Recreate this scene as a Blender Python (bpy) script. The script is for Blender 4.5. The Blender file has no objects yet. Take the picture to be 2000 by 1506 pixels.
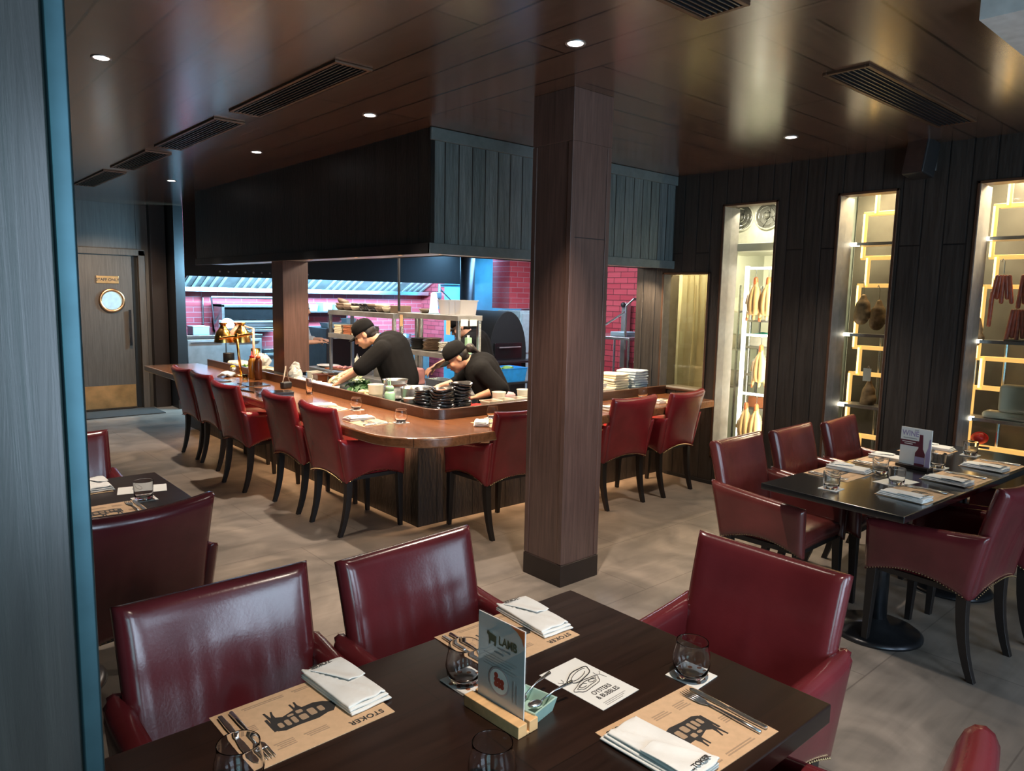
import bpy, bmesh, math, random
from mathutils import Vector, Matrix, Euler
random.seed(7)
R = math.radians
S = bpy.context.scene
COL = S.collection
PI = math.pi
# ------------------------------------------------------------------ camera, world, lights, exposure
CAMH = 1.62
yaw, pitch, roll = R(48.5056), R(7.1275), R(1.179)
fw = Vector((math.cos(yaw)*math.cos(pitch), math.sin(yaw)*math.cos(pitch), -math.sin(pitch)))
rt = fw.cross(Vector((0, 0, 1))).normalized(); up = rt.cross(fw)
c_, s_ = math.cos(roll), math.sin(roll)
rt2 = c_*rt + s_*up; up2 = -s_*rt + c_*up
cd = bpy.data.cameras.new('camera'); cam = bpy.data.objects.new('camera', cd); COL.objects.link(cam)
m3 = Matrix((rt2, up2, -fw)).transposed()
cam.matrix_world = Matrix.Translation((0, 0, CAMH)) @ m3.to_4x4()
cd.sensor_width = 36; cd.lens = 1416.2/2000*36; cd.clip_start = 0.05; cd.clip_end = 60
S.camera = cam
S.view_settings.view_transform = 'Standard'; S.view_settings.look = 'None'
S.view_settings.gamma = 1; S.view_settings.use_curve_mapping = False
S.view_settings.exposure = 0.42
S.cycles.max_bounces = 16; S.cycles.diffuse_bounces = 3; S.cycles.glossy_bounces = 4
S.cycles.transmission_bounces = 14; S.cycles.transparent_max_bounces = 10
S.cycles.sample_clamp_indirect = 4; S.cycles.caustics_reflective = False; S.cycles.caustics_refractive = False
W = bpy.data.worlds.new('world'); S.world = W; W.use_nodes = True
W.node_tree.nodes['Background'].inputs[0].default_value = (0.35, 0.45, 0.6, 1)
W.node_tree.nodes['Background'].inputs[1].default_value = 0.07

def area(name, loc, rot, sx, sy, power, color, spread=180):
    l = bpy.data.lights.new(name, 'AREA'); l.shape = 'RECTANGLE'; l.size = sx; l.size_y = sy
    l.energy = power; l.color = color; l.spread = R(spread)
    o = bpy.data.objects.new(name, l); o.location = loc; o.rotation_euler = [R(a) for a in rot]; COL.objects.link(o); return o
def spot(name, loc, power, color, size=75, blend=0.6, rad=0.03, aim=None):
    l = bpy.data.lights.new(name, 'SPOT'); l.energy = power; l.color = color
    l.spot_size = R(size); l.spot_blend = blend; l.shadow_soft_size = rad
    o = bpy.data.objects.new(name, l); o.location = loc
    if aim: o.rotation_euler = (Vector(aim)-Vector(loc)).to_track_quat('-Z', 'Y').to_euler()
    COL.objects.link(o); return o
def point(name, loc, power, color, rad=0.03):
    l = bpy.data.lights.new(name, 'POINT'); l.energy = power; l.color = color; l.shadow_soft_size = rad
    o = bpy.data.objects.new(name, l); o.location = loc; COL.objects.link(o); return o
DAY = (0.62, 0.80, 1.0); WARM = (1.0, 0.78, 0.55); NEUT = (1.0, 0.86, 0.72)
# daylight through the street windows behind the camera
area('daylight_front_1', (-0.6, -2.35, 1.4), (90, 0, 0), 1.2, 2.1, 30, (0.36, 0.80, 0.90))
area('daylight_front_2', (1.3, -2.35, 1.4), (90, 0, 0), 1.2, 2.1, 58, DAY)
area('daylight_front_3', (3.3, -2.35, 1.4), (90, 0, 0), 1.2, 2.1, 32, DAY)
spot('blue_patch_spot', (1.4, 9.35, 2.66), 90, (0.35, 0.68, 1.0), 62, 0.25, 0.03, aim=(2.2, 9.25, 0))  # added ceiling spot without a fixture, casts the blue patch on the floor
# kitchen working lights (cool tubes under the extraction canopy)
area('canopy_tube_1', (5.2, 9.66, 1.92), (72, 0, 0), 3.6, 0.22, 330, (0.32, 0.70, 1.0))
area('canopy_tube_2', (6.9, 9.3, 2.3), (0, 0, 0), 0.4, 2.2, 70, (0.28, 0.62, 1.0))
area('kitchen_tube_3', (6.4, 6.3, 2.4), (0, 0, 0), 0.5, 1.6, 45, (0.75, 0.85, 1.0))
DOWN = [(0.898, 3.988), (2.368, 4.039), (2.357, 5.745), (2.365, 7.911), (2.336, 2.277), (4.639, 2.516)]
for i, (x, y) in enumerate(DOWN):
    spot('downlight_beam_%d' % i, (x, y, 2.66), 165 if i not in (0, 5) else 115, NEUT, 64 if i in (1, 2, 3) else 84, 0.8, 0.03)
spot('downlight_beam_t', (1.0, 0.4, 2.66), 120, NEUT, 90, 0.8, 0.03)
spot('downlight_beam_u', (3.9, 1.5, 2.66), 22, NEUT, 80, 0.8, 0.03)  # added weak spot over the right-hand table, no fitting there
spot('downlight_beam_v', (2.2, 8.9, 2.66), 150, WARM, 70, 0.8, 0.03, aim=(2.35, 10.6, 0.9))  # added warm spot to brighten the staff door wall, no fitting there
SOFFIT = [(2.96, 7.68), (2.96, 6.1), (2.96, 5.27), (2.96, 4.62), (3.03, 4.2), (3.97, 4.2), (4.6, 4.2), (5.25, 4.2), (2.96, 7.0)]
for i, (x, y) in enumerate(SOFFIT):
    spot('soffit_beam_%d' % i, (x, y, 1.885), 56, (1.0, 0.76, 0.50), 125, 0.7, 0.02,
         aim=(x+(0.35 if x < 3.0 else 0), y+(0.35 if y < 4.5 else 0), 0.7))
area('kitchen_inner_warm', (3.9, 6.0, 2.2), (0, 0, 0), 0.5, 3.0, 62, (1.0, 0.85, 0.68))

# ------------------------------------------------------------------ materials
MATS = {}
def new_mat(name):
    m = bpy.data.materials.new(name); m.use_nodes = True; MATS[name] = m
    nt = m.node_tree; return m, nt, nt.nodes['Principled BSDF']
def col4(c): return (c[0], c[1], c[2], 1)
def basic(name, c, rough=0.5, metal=0.0, var=0.12, scale=18, bump=0.0, coat=0.0, emit=None, estr=0, stretch=(1, 1, 1), alpha=None, sss=0, spec=None, bscale=None):
    m, nt, b = new_mat(name)
    tc = nt.nodes.new('ShaderNodeTexCoord'); mp = nt.nodes.new('ShaderNodeMapping'); mp.inputs['Scale'].default_value = stretch
    nt.links.new(tc.outputs['Object'], mp.inputs[0])
    nz = nt.nodes.new('ShaderNodeTexNoise'); nz.inputs['Scale'].default_value = scale; nz.inputs['Detail'].default_value = 5
    nt.links.new(mp.outputs[0], nz.inputs['Vector'])
    rp = nt.nodes.new('ShaderNodeValToRGB')
    rp.color_ramp.elements[0].position = 0.3; rp.color_ramp.elements[1].position = 0.7
    rp.color_ramp.elements[0].color = col4([max(0, v*(1-var)) for v in c]); rp.color_ramp.elements[1].color = col4([min(1, v*(1+var)) for v in c])
    nt.links.new(nz.outputs[0], rp.inputs[0]); nt.links.new(rp.outputs[0], b.inputs['Base Color'])
    b.inputs['Roughness'].default_value = rough; b.inputs['Metallic'].default_value = metal
    if coat: b.inputs['Coat Weight'].default_value = coat; b.inputs['Coat Roughness'].default_value = 0.15
    if spec is not None: b.inputs['Specular IOR Level'].default_value = spec
    if sss: b.inputs['Subsurface Weight'].default_value = sss; b.inputs['Subsurface Radius'].default_value = (.012, .005, .003)
    if emit: b.inputs['Emission Color'].default_value = col4(emit); b.inputs['Emission Strength'].default_value = estr
    if alpha is not None: b.inputs['Alpha'].default_value = alpha
    if bump:
        bp = nt.nodes.new('ShaderNodeBump'); bp.inputs['Strength'].default_value = bump; bp.inputs['Distance'].default_value = 0.01
        if bscale:
            n2 = nt.nodes.new('ShaderNodeTexNoise'); n2.inputs['Scale'].default_value = bscale; n2.inputs['Detail'].default_value = 6
            nt.links.new(mp.outputs[0], n2.inputs['Vector']); nt.links.new(n2.outputs[0], bp.inputs['Height'])
        else: nt.links.new(nz.outputs[0], bp.inputs['Height'])
        nt.links.new(bp.outputs[0], b.inputs['Normal'])
    return m
def planks(name, ua, va, w, ln, c1, c2, mortar, rough=0.4, bump=0.3, grain=1.0, coat=0.0, msize=0.012, crackle=0.0, gscale=3.0, rvar=0.0, offset=0.37):
    """boards on a plane: ua = long axis, va = axis across the boards ('x','y','z' in object space)"""
    m, nt, b = new_mat(name)
    tc = nt.nodes.new('ShaderNodeTexCoord'); sp = nt.nodes.new('ShaderNodeSeparateXYZ'); nt.links.new(tc.outputs['Object'], sp.inputs[0])
    cb = nt.nodes.new('ShaderNodeCombineXYZ'); ix = {'x': 0, 'y': 1, 'z': 2}
    if w >= 3:
        sh = nt.nodes.new('ShaderNodeMath'); sh.operation = 'ADD'; sh.inputs[1].default_value = w*0.5; nt.links.new(sp.outputs[ix[va]], sh.inputs[0]); nt.links.new(sh.outputs[0], cb.inputs[1])
        s2_ = nt.nodes.new('ShaderNodeMath'); s2_.operation = 'ADD'; s2_.inputs[1].default_value = ln*0.2; nt.links.new(sp.outputs[ix[ua]], s2_.inputs[0]); nt.links.new(s2_.outputs[0], cb.inputs[0])
    else:
        nt.links.new(sp.outputs[ix[ua]], cb.inputs[0]); nt.links.new(sp.outputs[ix[va]], cb.inputs[1])
    oz = [k for k in 'xyz' if k not in (ua, va)][0]; nt.links.new(sp.outputs[ix[oz]], cb.inputs[2])
    bk = nt.nodes.new('ShaderNodeTexBrick'); bk.offset = offset; bk.inputs['Scale'].default_value = 1
    bk.inputs['Brick Width'].default_value = ln; bk.inputs['Row Height'].default_value = w; bk.inputs['Mortar Size'].default_value = min(msize*w*2, 0.0055) if 'ceiling' not in name else 0.007
    bk.inputs['Mortar Smooth'].default_value = 0.2
    bk.inputs['Color1'].default_value = col4(c1); bk.inputs['Color2'].default_value = col4(c2); bk.inputs['Mortar'].default_value = col4(mortar)
    nt.links.new(cb.outputs[0], bk.inputs['Vector'])
    mp = nt.nodes.new('ShaderNodeMapping'); mp.inputs['Scale'].default_value = (gscale*0.7, gscale*14, gscale*14); nt.links.new(cb.outputs[0], mp.inputs[0])
    nz = nt.nodes.new('ShaderNodeTexNoise'); nz.inputs['Scale'].default_value = 1.0; nz.inputs['Detail'].default_value = 8; nz.inputs['Roughness'].default_value = 0.65
    nz.inputs['Distortion'].default_value = 0.6
    nt.links.new(mp.outputs[0], nz.inputs['Vector'])
    mx = nt.nodes.new('ShaderNodeMix'); mx.data_type = 'RGBA'; mx.blend_type = 'MULTIPLY'; mx.inputs[0].default_value = 1
    rp = nt.nodes.new('ShaderNodeValToRGB'); rp.color_ramp.elements[0].position = 0.28; rp.color_ramp.elements[1].position = 0.72
    lo = 1-0.55*grain; rp.color_ramp.elements[0].color = (lo, lo, lo, 1); rp.color_ramp.elements[1].color = (1.15, 1.15, 1.15, 1)
    nt.links.new(nz.outputs[0], rp.inputs[0]); nt.links.new(bk.outputs['Color'], mx.inputs[6]); nt.links.new(rp.outputs[0], mx.inputs[7])
    nt.links.new(mx.outputs[2], b.inputs['Base Color'])
    b.inputs['Roughness'].default_value = rough
    if coat: b.inputs['Coat Weight'].default_value = coat; b.inputs['Coat Roughness'].default_value = 0.2
    hs = nt.nodes.new('ShaderNodeMath'); hs.operation = 'MULTIPLY_ADD'; hs.inputs[1].default_value = 0.35; 
    inv = nt.nodes.new('ShaderNodeMath'); inv.operation = 'SUBTRACT'; inv.inputs[0].default_value = 1.0; nt.links.new(bk.outputs['Fac'], inv.inputs[1])
    nt.links.new(nz.outputs[0], hs.inputs[0]); nt.links.new(inv.outputs[0], hs.inputs[2])
    last = hs
    if crackle:
        m2 = nt.nodes.new('ShaderNodeMapping'); m2.inputs['Scale'].default_value = (18, 55, 55); nt.links.new(cb.outputs[0], m2.inputs[0])
        vo = nt.nodes.new('ShaderNodeTexVoronoi'); vo.inputs['Scale'].default_value = 1.0; nt.links.new(m2.outputs[0], vo.inputs['Vector'])
        a2 = nt.nodes.new('ShaderNodeMath'); a2.operation = 'MULTIPLY_ADD'; a2.inputs[1].default_value = crackle
        nt.links.new(vo.outputs['Distance'], a2.inputs[0]); nt.links.new(hs.outputs[0], a2.inputs[2]); last = a2
    bp = nt.nodes.new('ShaderNodeBump'); bp.inputs['Strength'].default_value = bump; bp.inputs['Distance'].default_value = 0.006
    nt.links.new(last.outputs[0], bp.inputs['Height']); nt.links.new(bp.outputs[0], b.inputs['Normal'])
    if rvar:
        ra = nt.nodes.new('ShaderNodeMath'); ra.operation = 'MULTIPLY_ADD'; ra.inputs[1].default_value = rvar; ra.inputs[2].default_value = rough-rvar/2
        nt.links.new(nz.outputs[0], ra.inputs[0]); nt.links.new(ra.outputs[0], b.inputs['Roughness'])
    return m
def emis(name, c, s):
    m, nt, b = new_mat(name); b.inputs['Base Color'].default_value = (0.02, 0.02, 0.02, 1)
    b.inputs['Emission Color'].default_value = col4(c); b.inputs['Emission Strength'].default_value = s; return m
def glassy(name, c=(1, 1, 1), rough=0.0, ior=1.28):
    m, nt, b = new_mat(name); b.inputs['Base Color'].default_value = col4(c); b.inputs['Transmission Weight'].default_value = 1
    b.inputs['Roughness'].default_value = rough; b.inputs['IOR'].default_value = ior; return m
def pane(name, tint=(0.92, 0.95, 0.95), refl=0.06, rough=0.03):
    m, nt, b = new_mat(name); out = nt.nodes['Material Output']; nt.nodes.remove(b)
    t = nt.nodes.new('ShaderNodeBsdfTransparent'); t.inputs[0].default_value = col4(tint)
    g = nt.nodes.new('ShaderNodeBsdfGlossy'); g.inputs['Roughness'].default_value = rough
    lw = nt.nodes.new('ShaderNodeLayerWeight'); pw = nt.nodes.new('ShaderNodeMath'); pw.operation = 'POWER'; pw.inputs[1].default_value = 4
    fr = nt.nodes.new('ShaderNodeMath'); fr.operation = 'MULTIPLY_ADD'; fr.inputs[1].default_value = 0.5; fr.inputs[2].default_value = refl*0.6
    nt.links.new(lw.outputs['Facing'], pw.inputs[0]); nt.links.new(pw.outputs[0], fr.inputs[0])
    mx = nt.nodes.new('ShaderNodeMixShader'); nt.links.new(fr.outputs[0], mx.inputs[0]); nt.links.new(t.outputs[0], mx.inputs[1]); nt.links.new(g.outputs[0], mx.inputs[2])
    nt.links.new(mx.outputs[0], out.inputs[0]); return m
def cloudy(name, c, mixv=0.5, rough=0.4):
    """translucent plastic: partly see-through, partly diffuse"""
    m, nt, b = new_mat(name); b.inputs['Base Color'].default_value = col4(c); b.inputs['Roughness'].default_value = rough; b.inputs['Alpha'].default_value = mixv; return m

planks('ceiling_boards_y', 'y', 'x', 0.24, 2.4, (0.145, 0.078, 0.050), (0.125, 0.066, 0.042), (0.02, 0.010, 0.006), rough=0.24, bump=0.06, coat=0.9, grain=0.5, msize=0.008, rvar=0.15)
planks('ceiling_boards_x', 'x', 'y', 0.24, 2.4, (0.145, 0.081, 0.052), (0.125, 0.069, 0.043), (0.02, 0.010, 0.006), rough=0.24, bump=0.06, coat=0.9, grain=0.5, msize=0.008, rvar=0.15)
planks('charred_x', 'z', 'y', 0.14, 3.2, (0.030, 0.025, 0.021), (0.040, 0.033, 0.028), (0.004, 0.004, 0.004), rough=0.45, bump=0.6, crackle=0.35, msize=0.02, rvar=0.25)
planks('charred_y_daylit', 'z', 'x', 0.115, 3.2, (0.14, 0.175, 0.175), (0.20, 0.235, 0.235), (0.008, 0.006, 0.006), rough=0.42, bump=0.9, crackle=0.7, msize=0.02, rvar=0.25)  # charred boards, with blue-grey window daylight put into their colour
planks('pedestal_char', 'z', 'y', 0.16, 3.2, (0.035, 0.026, 0.022), (0.05, 0.04, 0.034), (0.006, 0.005, 0.004), rough=0.5, bump=0.8, crackle=0.5, msize=0.02, rvar=0.2)
planks('pedestal_char_x', 'z', 'x', 0.16, 3.2, (0.035, 0.026, 0.022), (0.05, 0.04, 0.034), (0.006, 0.005, 0.004), rough=0.5, bump=0.8, crackle=0.5, msize=0.02, rvar=0.2)
planks('column_wood', 'z', 'x', 3.0, 9.0, (0.135, 0.075, 0.060), (0.135, 0.075, 0.060), (0.02, 0.01, 0.01), rough=0.30, bump=0.15, grain=0.8, coat=0.2, gscale=4)
planks('pillar_wood', 'z', 'x', 3.0, 9.0, (0.022, 0.022, 0.020), (0.022, 0.022, 0.020), (0.02, 0.02, 0.02), rough=0.28, bump=0.3, grain=1.2, coat=0.25, gscale=2.2)
planks('door_wood', 'z', 'x', 3.0, 9.0, (0.110, 0.085, 0.066), (0.110, 0.085, 0.066), (0.02, 0.015, 0.01), rough=0.38, bump=0.1, grain=0.7, gscale=4)
planks('wall_panel', 'z', 'x', 0.9, 9.0, (0.11, 0.10, 0.092), (0.12, 0.108, 0.098), (0.02, 0.015, 0.01), rough=0.45, bump=0.1, grain=0.6, msize=0.002)
planks('counter_wood', 'y', 'x', 0.35, 2.8, (0.30, 0.115, 0.045), (0.24, 0.09, 0.036), (0.06, 0.025, 0.012), rough=0.18, bump=0.04, grain=0.9, coat=0.8, msize=0.003, rvar=0.1)
planks('counter_wood_x', 'x', 'y', 0.35, 2.8, (0.30, 0.115, 0.045), (0.24, 0.09, 0.036), (0.06, 0.025, 0.012), rough=0.18, bump=0.04, grain=0.9, coat=0.8, msize=0.003, rvar=0.1)
planks('rim_wood', 'x', 'z', 3.0, 9.0, (0.09, 0.038, 0.022), (0.09, 0.038, 0.022), (0.02, 0.01, 0.01), rough=0.3, bump=0.1, coat=0.3)
planks('table_wood', 'x', 'y', 0.16, 1.6, (0.024, 0.010, 0.006), (0.019, 0.008, 0.005), (0.008, 0.004, 0.002), rough=0.30, bump=0.06, grain=0.9, coat=0.12, msize=0.004, rvar=0.12)
planks('brick', 'x', 'z', 0.075, 0.235, (0.42, 0.055, 0.075), (0.52, 0.09, 0.115), (0.42, 0.22, 0.26), rough=0.22, bump=0.3, grain=0.2, msize=0.03, offset=0.5, coat=0.4)
planks('brick_side', 'y', 'z', 0.075, 0.235, (0.42, 0.055, 0.075), (0.52, 0.09, 0.115), (0.10, 0.03, 0.035), rough=0.22, bump=0.3, grain=0.2, msize=0.03, offset=0.5, coat=0.4)
planks('floor_tile', 'x', 'y', 0.6, 1.2, (0.215, 0.182, 0.152), (0.23, 0.195, 0.163), (0.15, 0.125, 0.105), rough=0.42, bump=0.05, grain=0.25, msize=0.003, gscale=1.2, rvar=0.2)
def tile_clouds():
    m = MATS['floor_tile']; nt = m.node_tree; b = nt.nodes['Principled BSDF']
    src = b.inputs['Base Color'].links[0].from_socket
    tc = nt.nodes.new('ShaderNodeTexCoord'); nz = nt.nodes.new('ShaderNodeTexNoise'); nz.inputs['Scale'].default_value = 2.3; nz.inputs['Detail'].default_value = 9; nz.inputs['Distortion'].default_value = 1.6
    nt.links.new(tc.outputs['Object'], nz.inputs['Vector'])
    rp = nt.nodes.new('ShaderNodeValToRGB'); rp.color_ramp.elements[0].position = 0.32; rp.color_ramp.elements[1].position = 0.68
    rp.color_ramp.elements[0].color = (0.68, 0.68, 0.68, 1); rp.color_ramp.elements[1].color = (1.25, 1.22, 1.2, 1); nt.links.new(nz.outputs[0], rp.inputs[0])
    mx = nt.nodes.new('ShaderNodeMix'); mx.data_type = 'RGBA'; mx.blend_type = 'MULTIPLY'; mx.inputs[0].default_value = 1
    nt.links.new(src, mx.inputs[6]); nt.links.new(rp.outputs[0], mx.inputs[7]); nt.links.new(mx.outputs[2], b.inputs['Base Color'])
tile_clouds()
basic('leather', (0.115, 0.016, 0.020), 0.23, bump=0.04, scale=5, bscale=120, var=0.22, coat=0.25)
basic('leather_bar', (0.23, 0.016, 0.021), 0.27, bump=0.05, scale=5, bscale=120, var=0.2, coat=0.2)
basic('leather_brown', (0.125, 0.026, 0.023), 0.24, bump=0.05, scale=5, bscale=120, var=0.25, coat=0.25)
basic('chair_leg', (0.012, 0.008, 0.007), 0.45)
basic('brass_nail', (0.35, 0.24, 0.12), 0.3, metal=1)
basic('black', (0.012, 0.012, 0.013), 0.5)
basic('black_matte', (0.008, 0.008, 0.008), 0.85)
basic('black_gloss', (0.01, 0.01, 0.011), 0.14, coat=0.6)
basic('dark_trim', (0.022, 0.013, 0.010), 0.4)
basic('bronze_frame', (0.12, 0.065, 0.04), 0.4, metal=0.6)
basic('steel', (0.62, 0.64, 0.66), 0.26, metal=1, stretch=(1, 1, 30), scale=3)
basic('steel_dull', (0.50, 0.50, 0.50), 0.4, metal=0.9, scale=6, var=0.2)
basic('steel_reveal', (0.30, 0.28, 0.27), 0.5, metal=0.6)
basic('steel_dark', (0.10, 0.10, 0.11), 0.35, metal=0.9)
basic('copper', (0.80, 0.42, 0.20), 0.28, metal=1)
basic('gold', (0.85, 0.48, 0.13), 0.24, metal=1, scale=8)
basic('copper_matte', (0.85, 0.45, 0.30), 0.5, metal=0.3)
basic('brass_plate', (0.70, 0.42, 0.18), 0.33, metal=1, scale=5, var=0.3)
basic('paper', (0.78, 0.77, 0.73), 0.7, var=0.03)
basic('kraft', (0.64, 0.42, 0.25), 0.75, var=0.06, scale=60)
basic('kraft_grey', (0.40, 0.27, 0.17), 0.8, var=0.05)
basic('ink', (0.03, 0.026, 0.024), 0.7)
basic('ink_grey', (0.30, 0.29, 0.28), 0.7)
basic('cloth', (0.78, 0.77, 0.74), 0.85, var=0.05, bump=0.5, scale=14, bscale=14)
basic('red_plate', (0.45, 0.35, 0.34), 0.5)
basic('meat_print', (0.42, 0.05, 0.03), 0.6)
basic('olive_print', (0.12, 0.10, 0.05), 0.6)
basic('filter_metal', (0.75, 0.78, 0.80), 0.35, metal=0.4)
basic('grey_board', (0.13, 0.16, 0.16), 0.5, bump=0.4, scale=20)  # canopy front boards, daylight put into the colour like the cladding
basic('orange_print', (0.75, 0.16, 0.04), 0.6)
basic('wine_print', (0.12, 0.02, 0.035), 0.5)
basic('lilac_print', (0.36, 0.30, 0.46), 0.6)
basic('pine', (0.72, 0.43, 0.20), 0.55, stretch=(2, 20, 20), scale=2, var=0.18)
basic('teal_dish', (0.42, 0.60, 0.52), 0.25, coat=0.5)
basic('ceramic_white', (0.80, 0.79, 0.74), 0.25, coat=0.3)
basic('ceramic_black', (0.020, 0.019, 0.020), 0.22, coat=0.5, bump=0.25, scale=25)
basic('ceramic_brown', (0.20, 0.14, 0.10), 0.4)
basic('ceramic_cream', (0.62, 0.54, 0.42), 0.5)
basic('rust_sauce', (0.42, 0.11, 0.03), 0.3, coat=0.3, scale=40, var=0.4)
basic('terracotta', (0.33, 0.12, 0.06), 0.6)
basic('skin', (0.62, 0.33, 0.22), 0.5, sss=0.08, var=0.06)
basic('hair', (0.018, 0.013, 0.011), 0.45)
basic('uniform_black', (0.010, 0.010, 0.011), 0.95, spec=0.08, bump=0.3, scale=9)
basic('uniform_white', (0.62, 0.62, 0.62), 0.85, bump=0.2, scale=9)
basic('cap_black', (0.008, 0.008, 0.009), 0.9, spec=0.1)
basic('trousers', (0.02, 0.02, 0.022), 0.9)
basic('eye_dark', (0.02, 0.012, 0.01), 0.3)
basic('lip', (0.45, 0.14, 0.11), 0.5)
basic('leaf_green', (0.10, 0.26, 0.04), 0.5, var=0.5, scale=30)
basic('leaf_dark', (0.03, 0.10, 0.03), 0.5, var=0.4, scale=30)
basic('leaf_white', (0.62, 0.70, 0.48), 0.5, var=0.2, scale=20)
basic('ginger', (0.62, 0.46, 0.28), 0.7, var=0.2)
basic('lemon', (0.85, 0.62, 0.04), 0.45)
basic('carrot', (0.85, 0.25, 0.03), 0.5)
basic('red_plastic', (0.70, 0.02, 0.02), 0.35)
basic('blue_plastic', (0.02, 0.25, 0.75), 0.4)
basic('pink_paper', (0.75, 0.38, 0.42), 0.6)
basic('green_plastic', (0.35, 0.62, 0.42), 0.35)
basic('teal_cloth', (0.03, 0.38, 0.30), 0.8, bump=0.4)
basic('yellow_tub', (0.80, 0.62, 0.05), 0.4)
basic('sauce_brown', (0.12, 0.035, 0.015), 0.3)
basic('sauce_amber', (0.55, 0.24, 0.03), 0.3)
basic('cream_cloth', (0.82, 0.72, 0.52), 0.9, bump=0.4, scale=6)
basic('linen_blue', (0.45, 0.55, 0.62), 0.85, bump=0.4, scale=20)
basic('poly_grey', (0.55, 0.56, 0.55), 0.5)
basic('duck_skin', (0.86, 0.55, 0.28), 0.35, sss=0.05, var=0.14, scale=9, coat=0.3)
basic('duck_tip', (0.72, 0.20, 0.08), 0.4)
basic('ham_skin', (0.33, 0.20, 0.10), 0.6, var=0.45, scale=22, bump=0.6)
basic('sausage', (0.52, 0.11, 0.06), 0.4, var=0.3, scale=30, coat=0.3, bump=0.3)
basic('cold_wall', (0.42, 0.44, 0.38), 0.35, var=0.12, scale=2)
basic('cold_dark', (0.10, 0.105, 0.10), 0.4, var=0.2, scale=3)
basic('cab_back', (0.13, 0.12, 0.10), 0.25, var=0.4, scale=2.5, metal=0.4)
basic('cab_side', (0.30, 0.36, 0.34), 0.3, metal=0.3)
basic('fan_grey', (0.50, 0.50, 0.43), 0.5)
basic('fan_dark', (0.07, 0.07, 0.06), 0.5)
basic('led_brass', (0.75, 0.45, 0.15), 0.3, metal=0.5, emit=(1.0, 0.52, 0.14), estr=0.9)
emis('led_white', (1.0, 0.88, 0.68), 5.0)
emis('led_warm', (1.0, 0.60, 0.20), 4.0)
emis('day_pane', (0.60, 0.80, 1.0), 1.2)
emis('lamp_disc', (1.0, 0.88, 0.85), 14)
emis('soffit_disc', (1.0, 0.45, 0.15), 5)
basic('bluewall', (0.10, 0.35, 0.48), 0.3, metal=0.2, var=0.3, scale=1.5)
basic('blue_panel', (0.45, 0.60, 0.66), 0.4)
basic('table_metal', (0.05, 0.05, 0.055), 0.3, metal=0.8)
basic('trim_metal', (0.03, 0.07, 0.085), 0.35, metal=0.8)
basic('mat_dark', (0.05, 0.045, 0.04), 0.9)
glassy('glass'); glassy('amber_glass', (1.0, 0.75, 0.35)); glassy('green_glass', (0.8, 0.95, 0.8), 0.15)
pane('window_pane'); pane('curtain_pane', (0.75, 0.72, 0.62)); pane('acrylic', (0.95, 0.95, 0.96))
cloudy('deli', (0.75, 0.72, 0.62), 0.55); cloudy('crate_clear', (0.62, 0.60, 0.58), 0.5); cloudy('strip_curtain', (0.85, 0.80, 0.62), 0.42, 0.15)
cloudy('bag_clear', (0.75, 0.75, 0.70), 0.6, 0.2); cloudy('blue_bag', (0.45, 0.70, 0.85), 0.7, 0.2)

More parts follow.
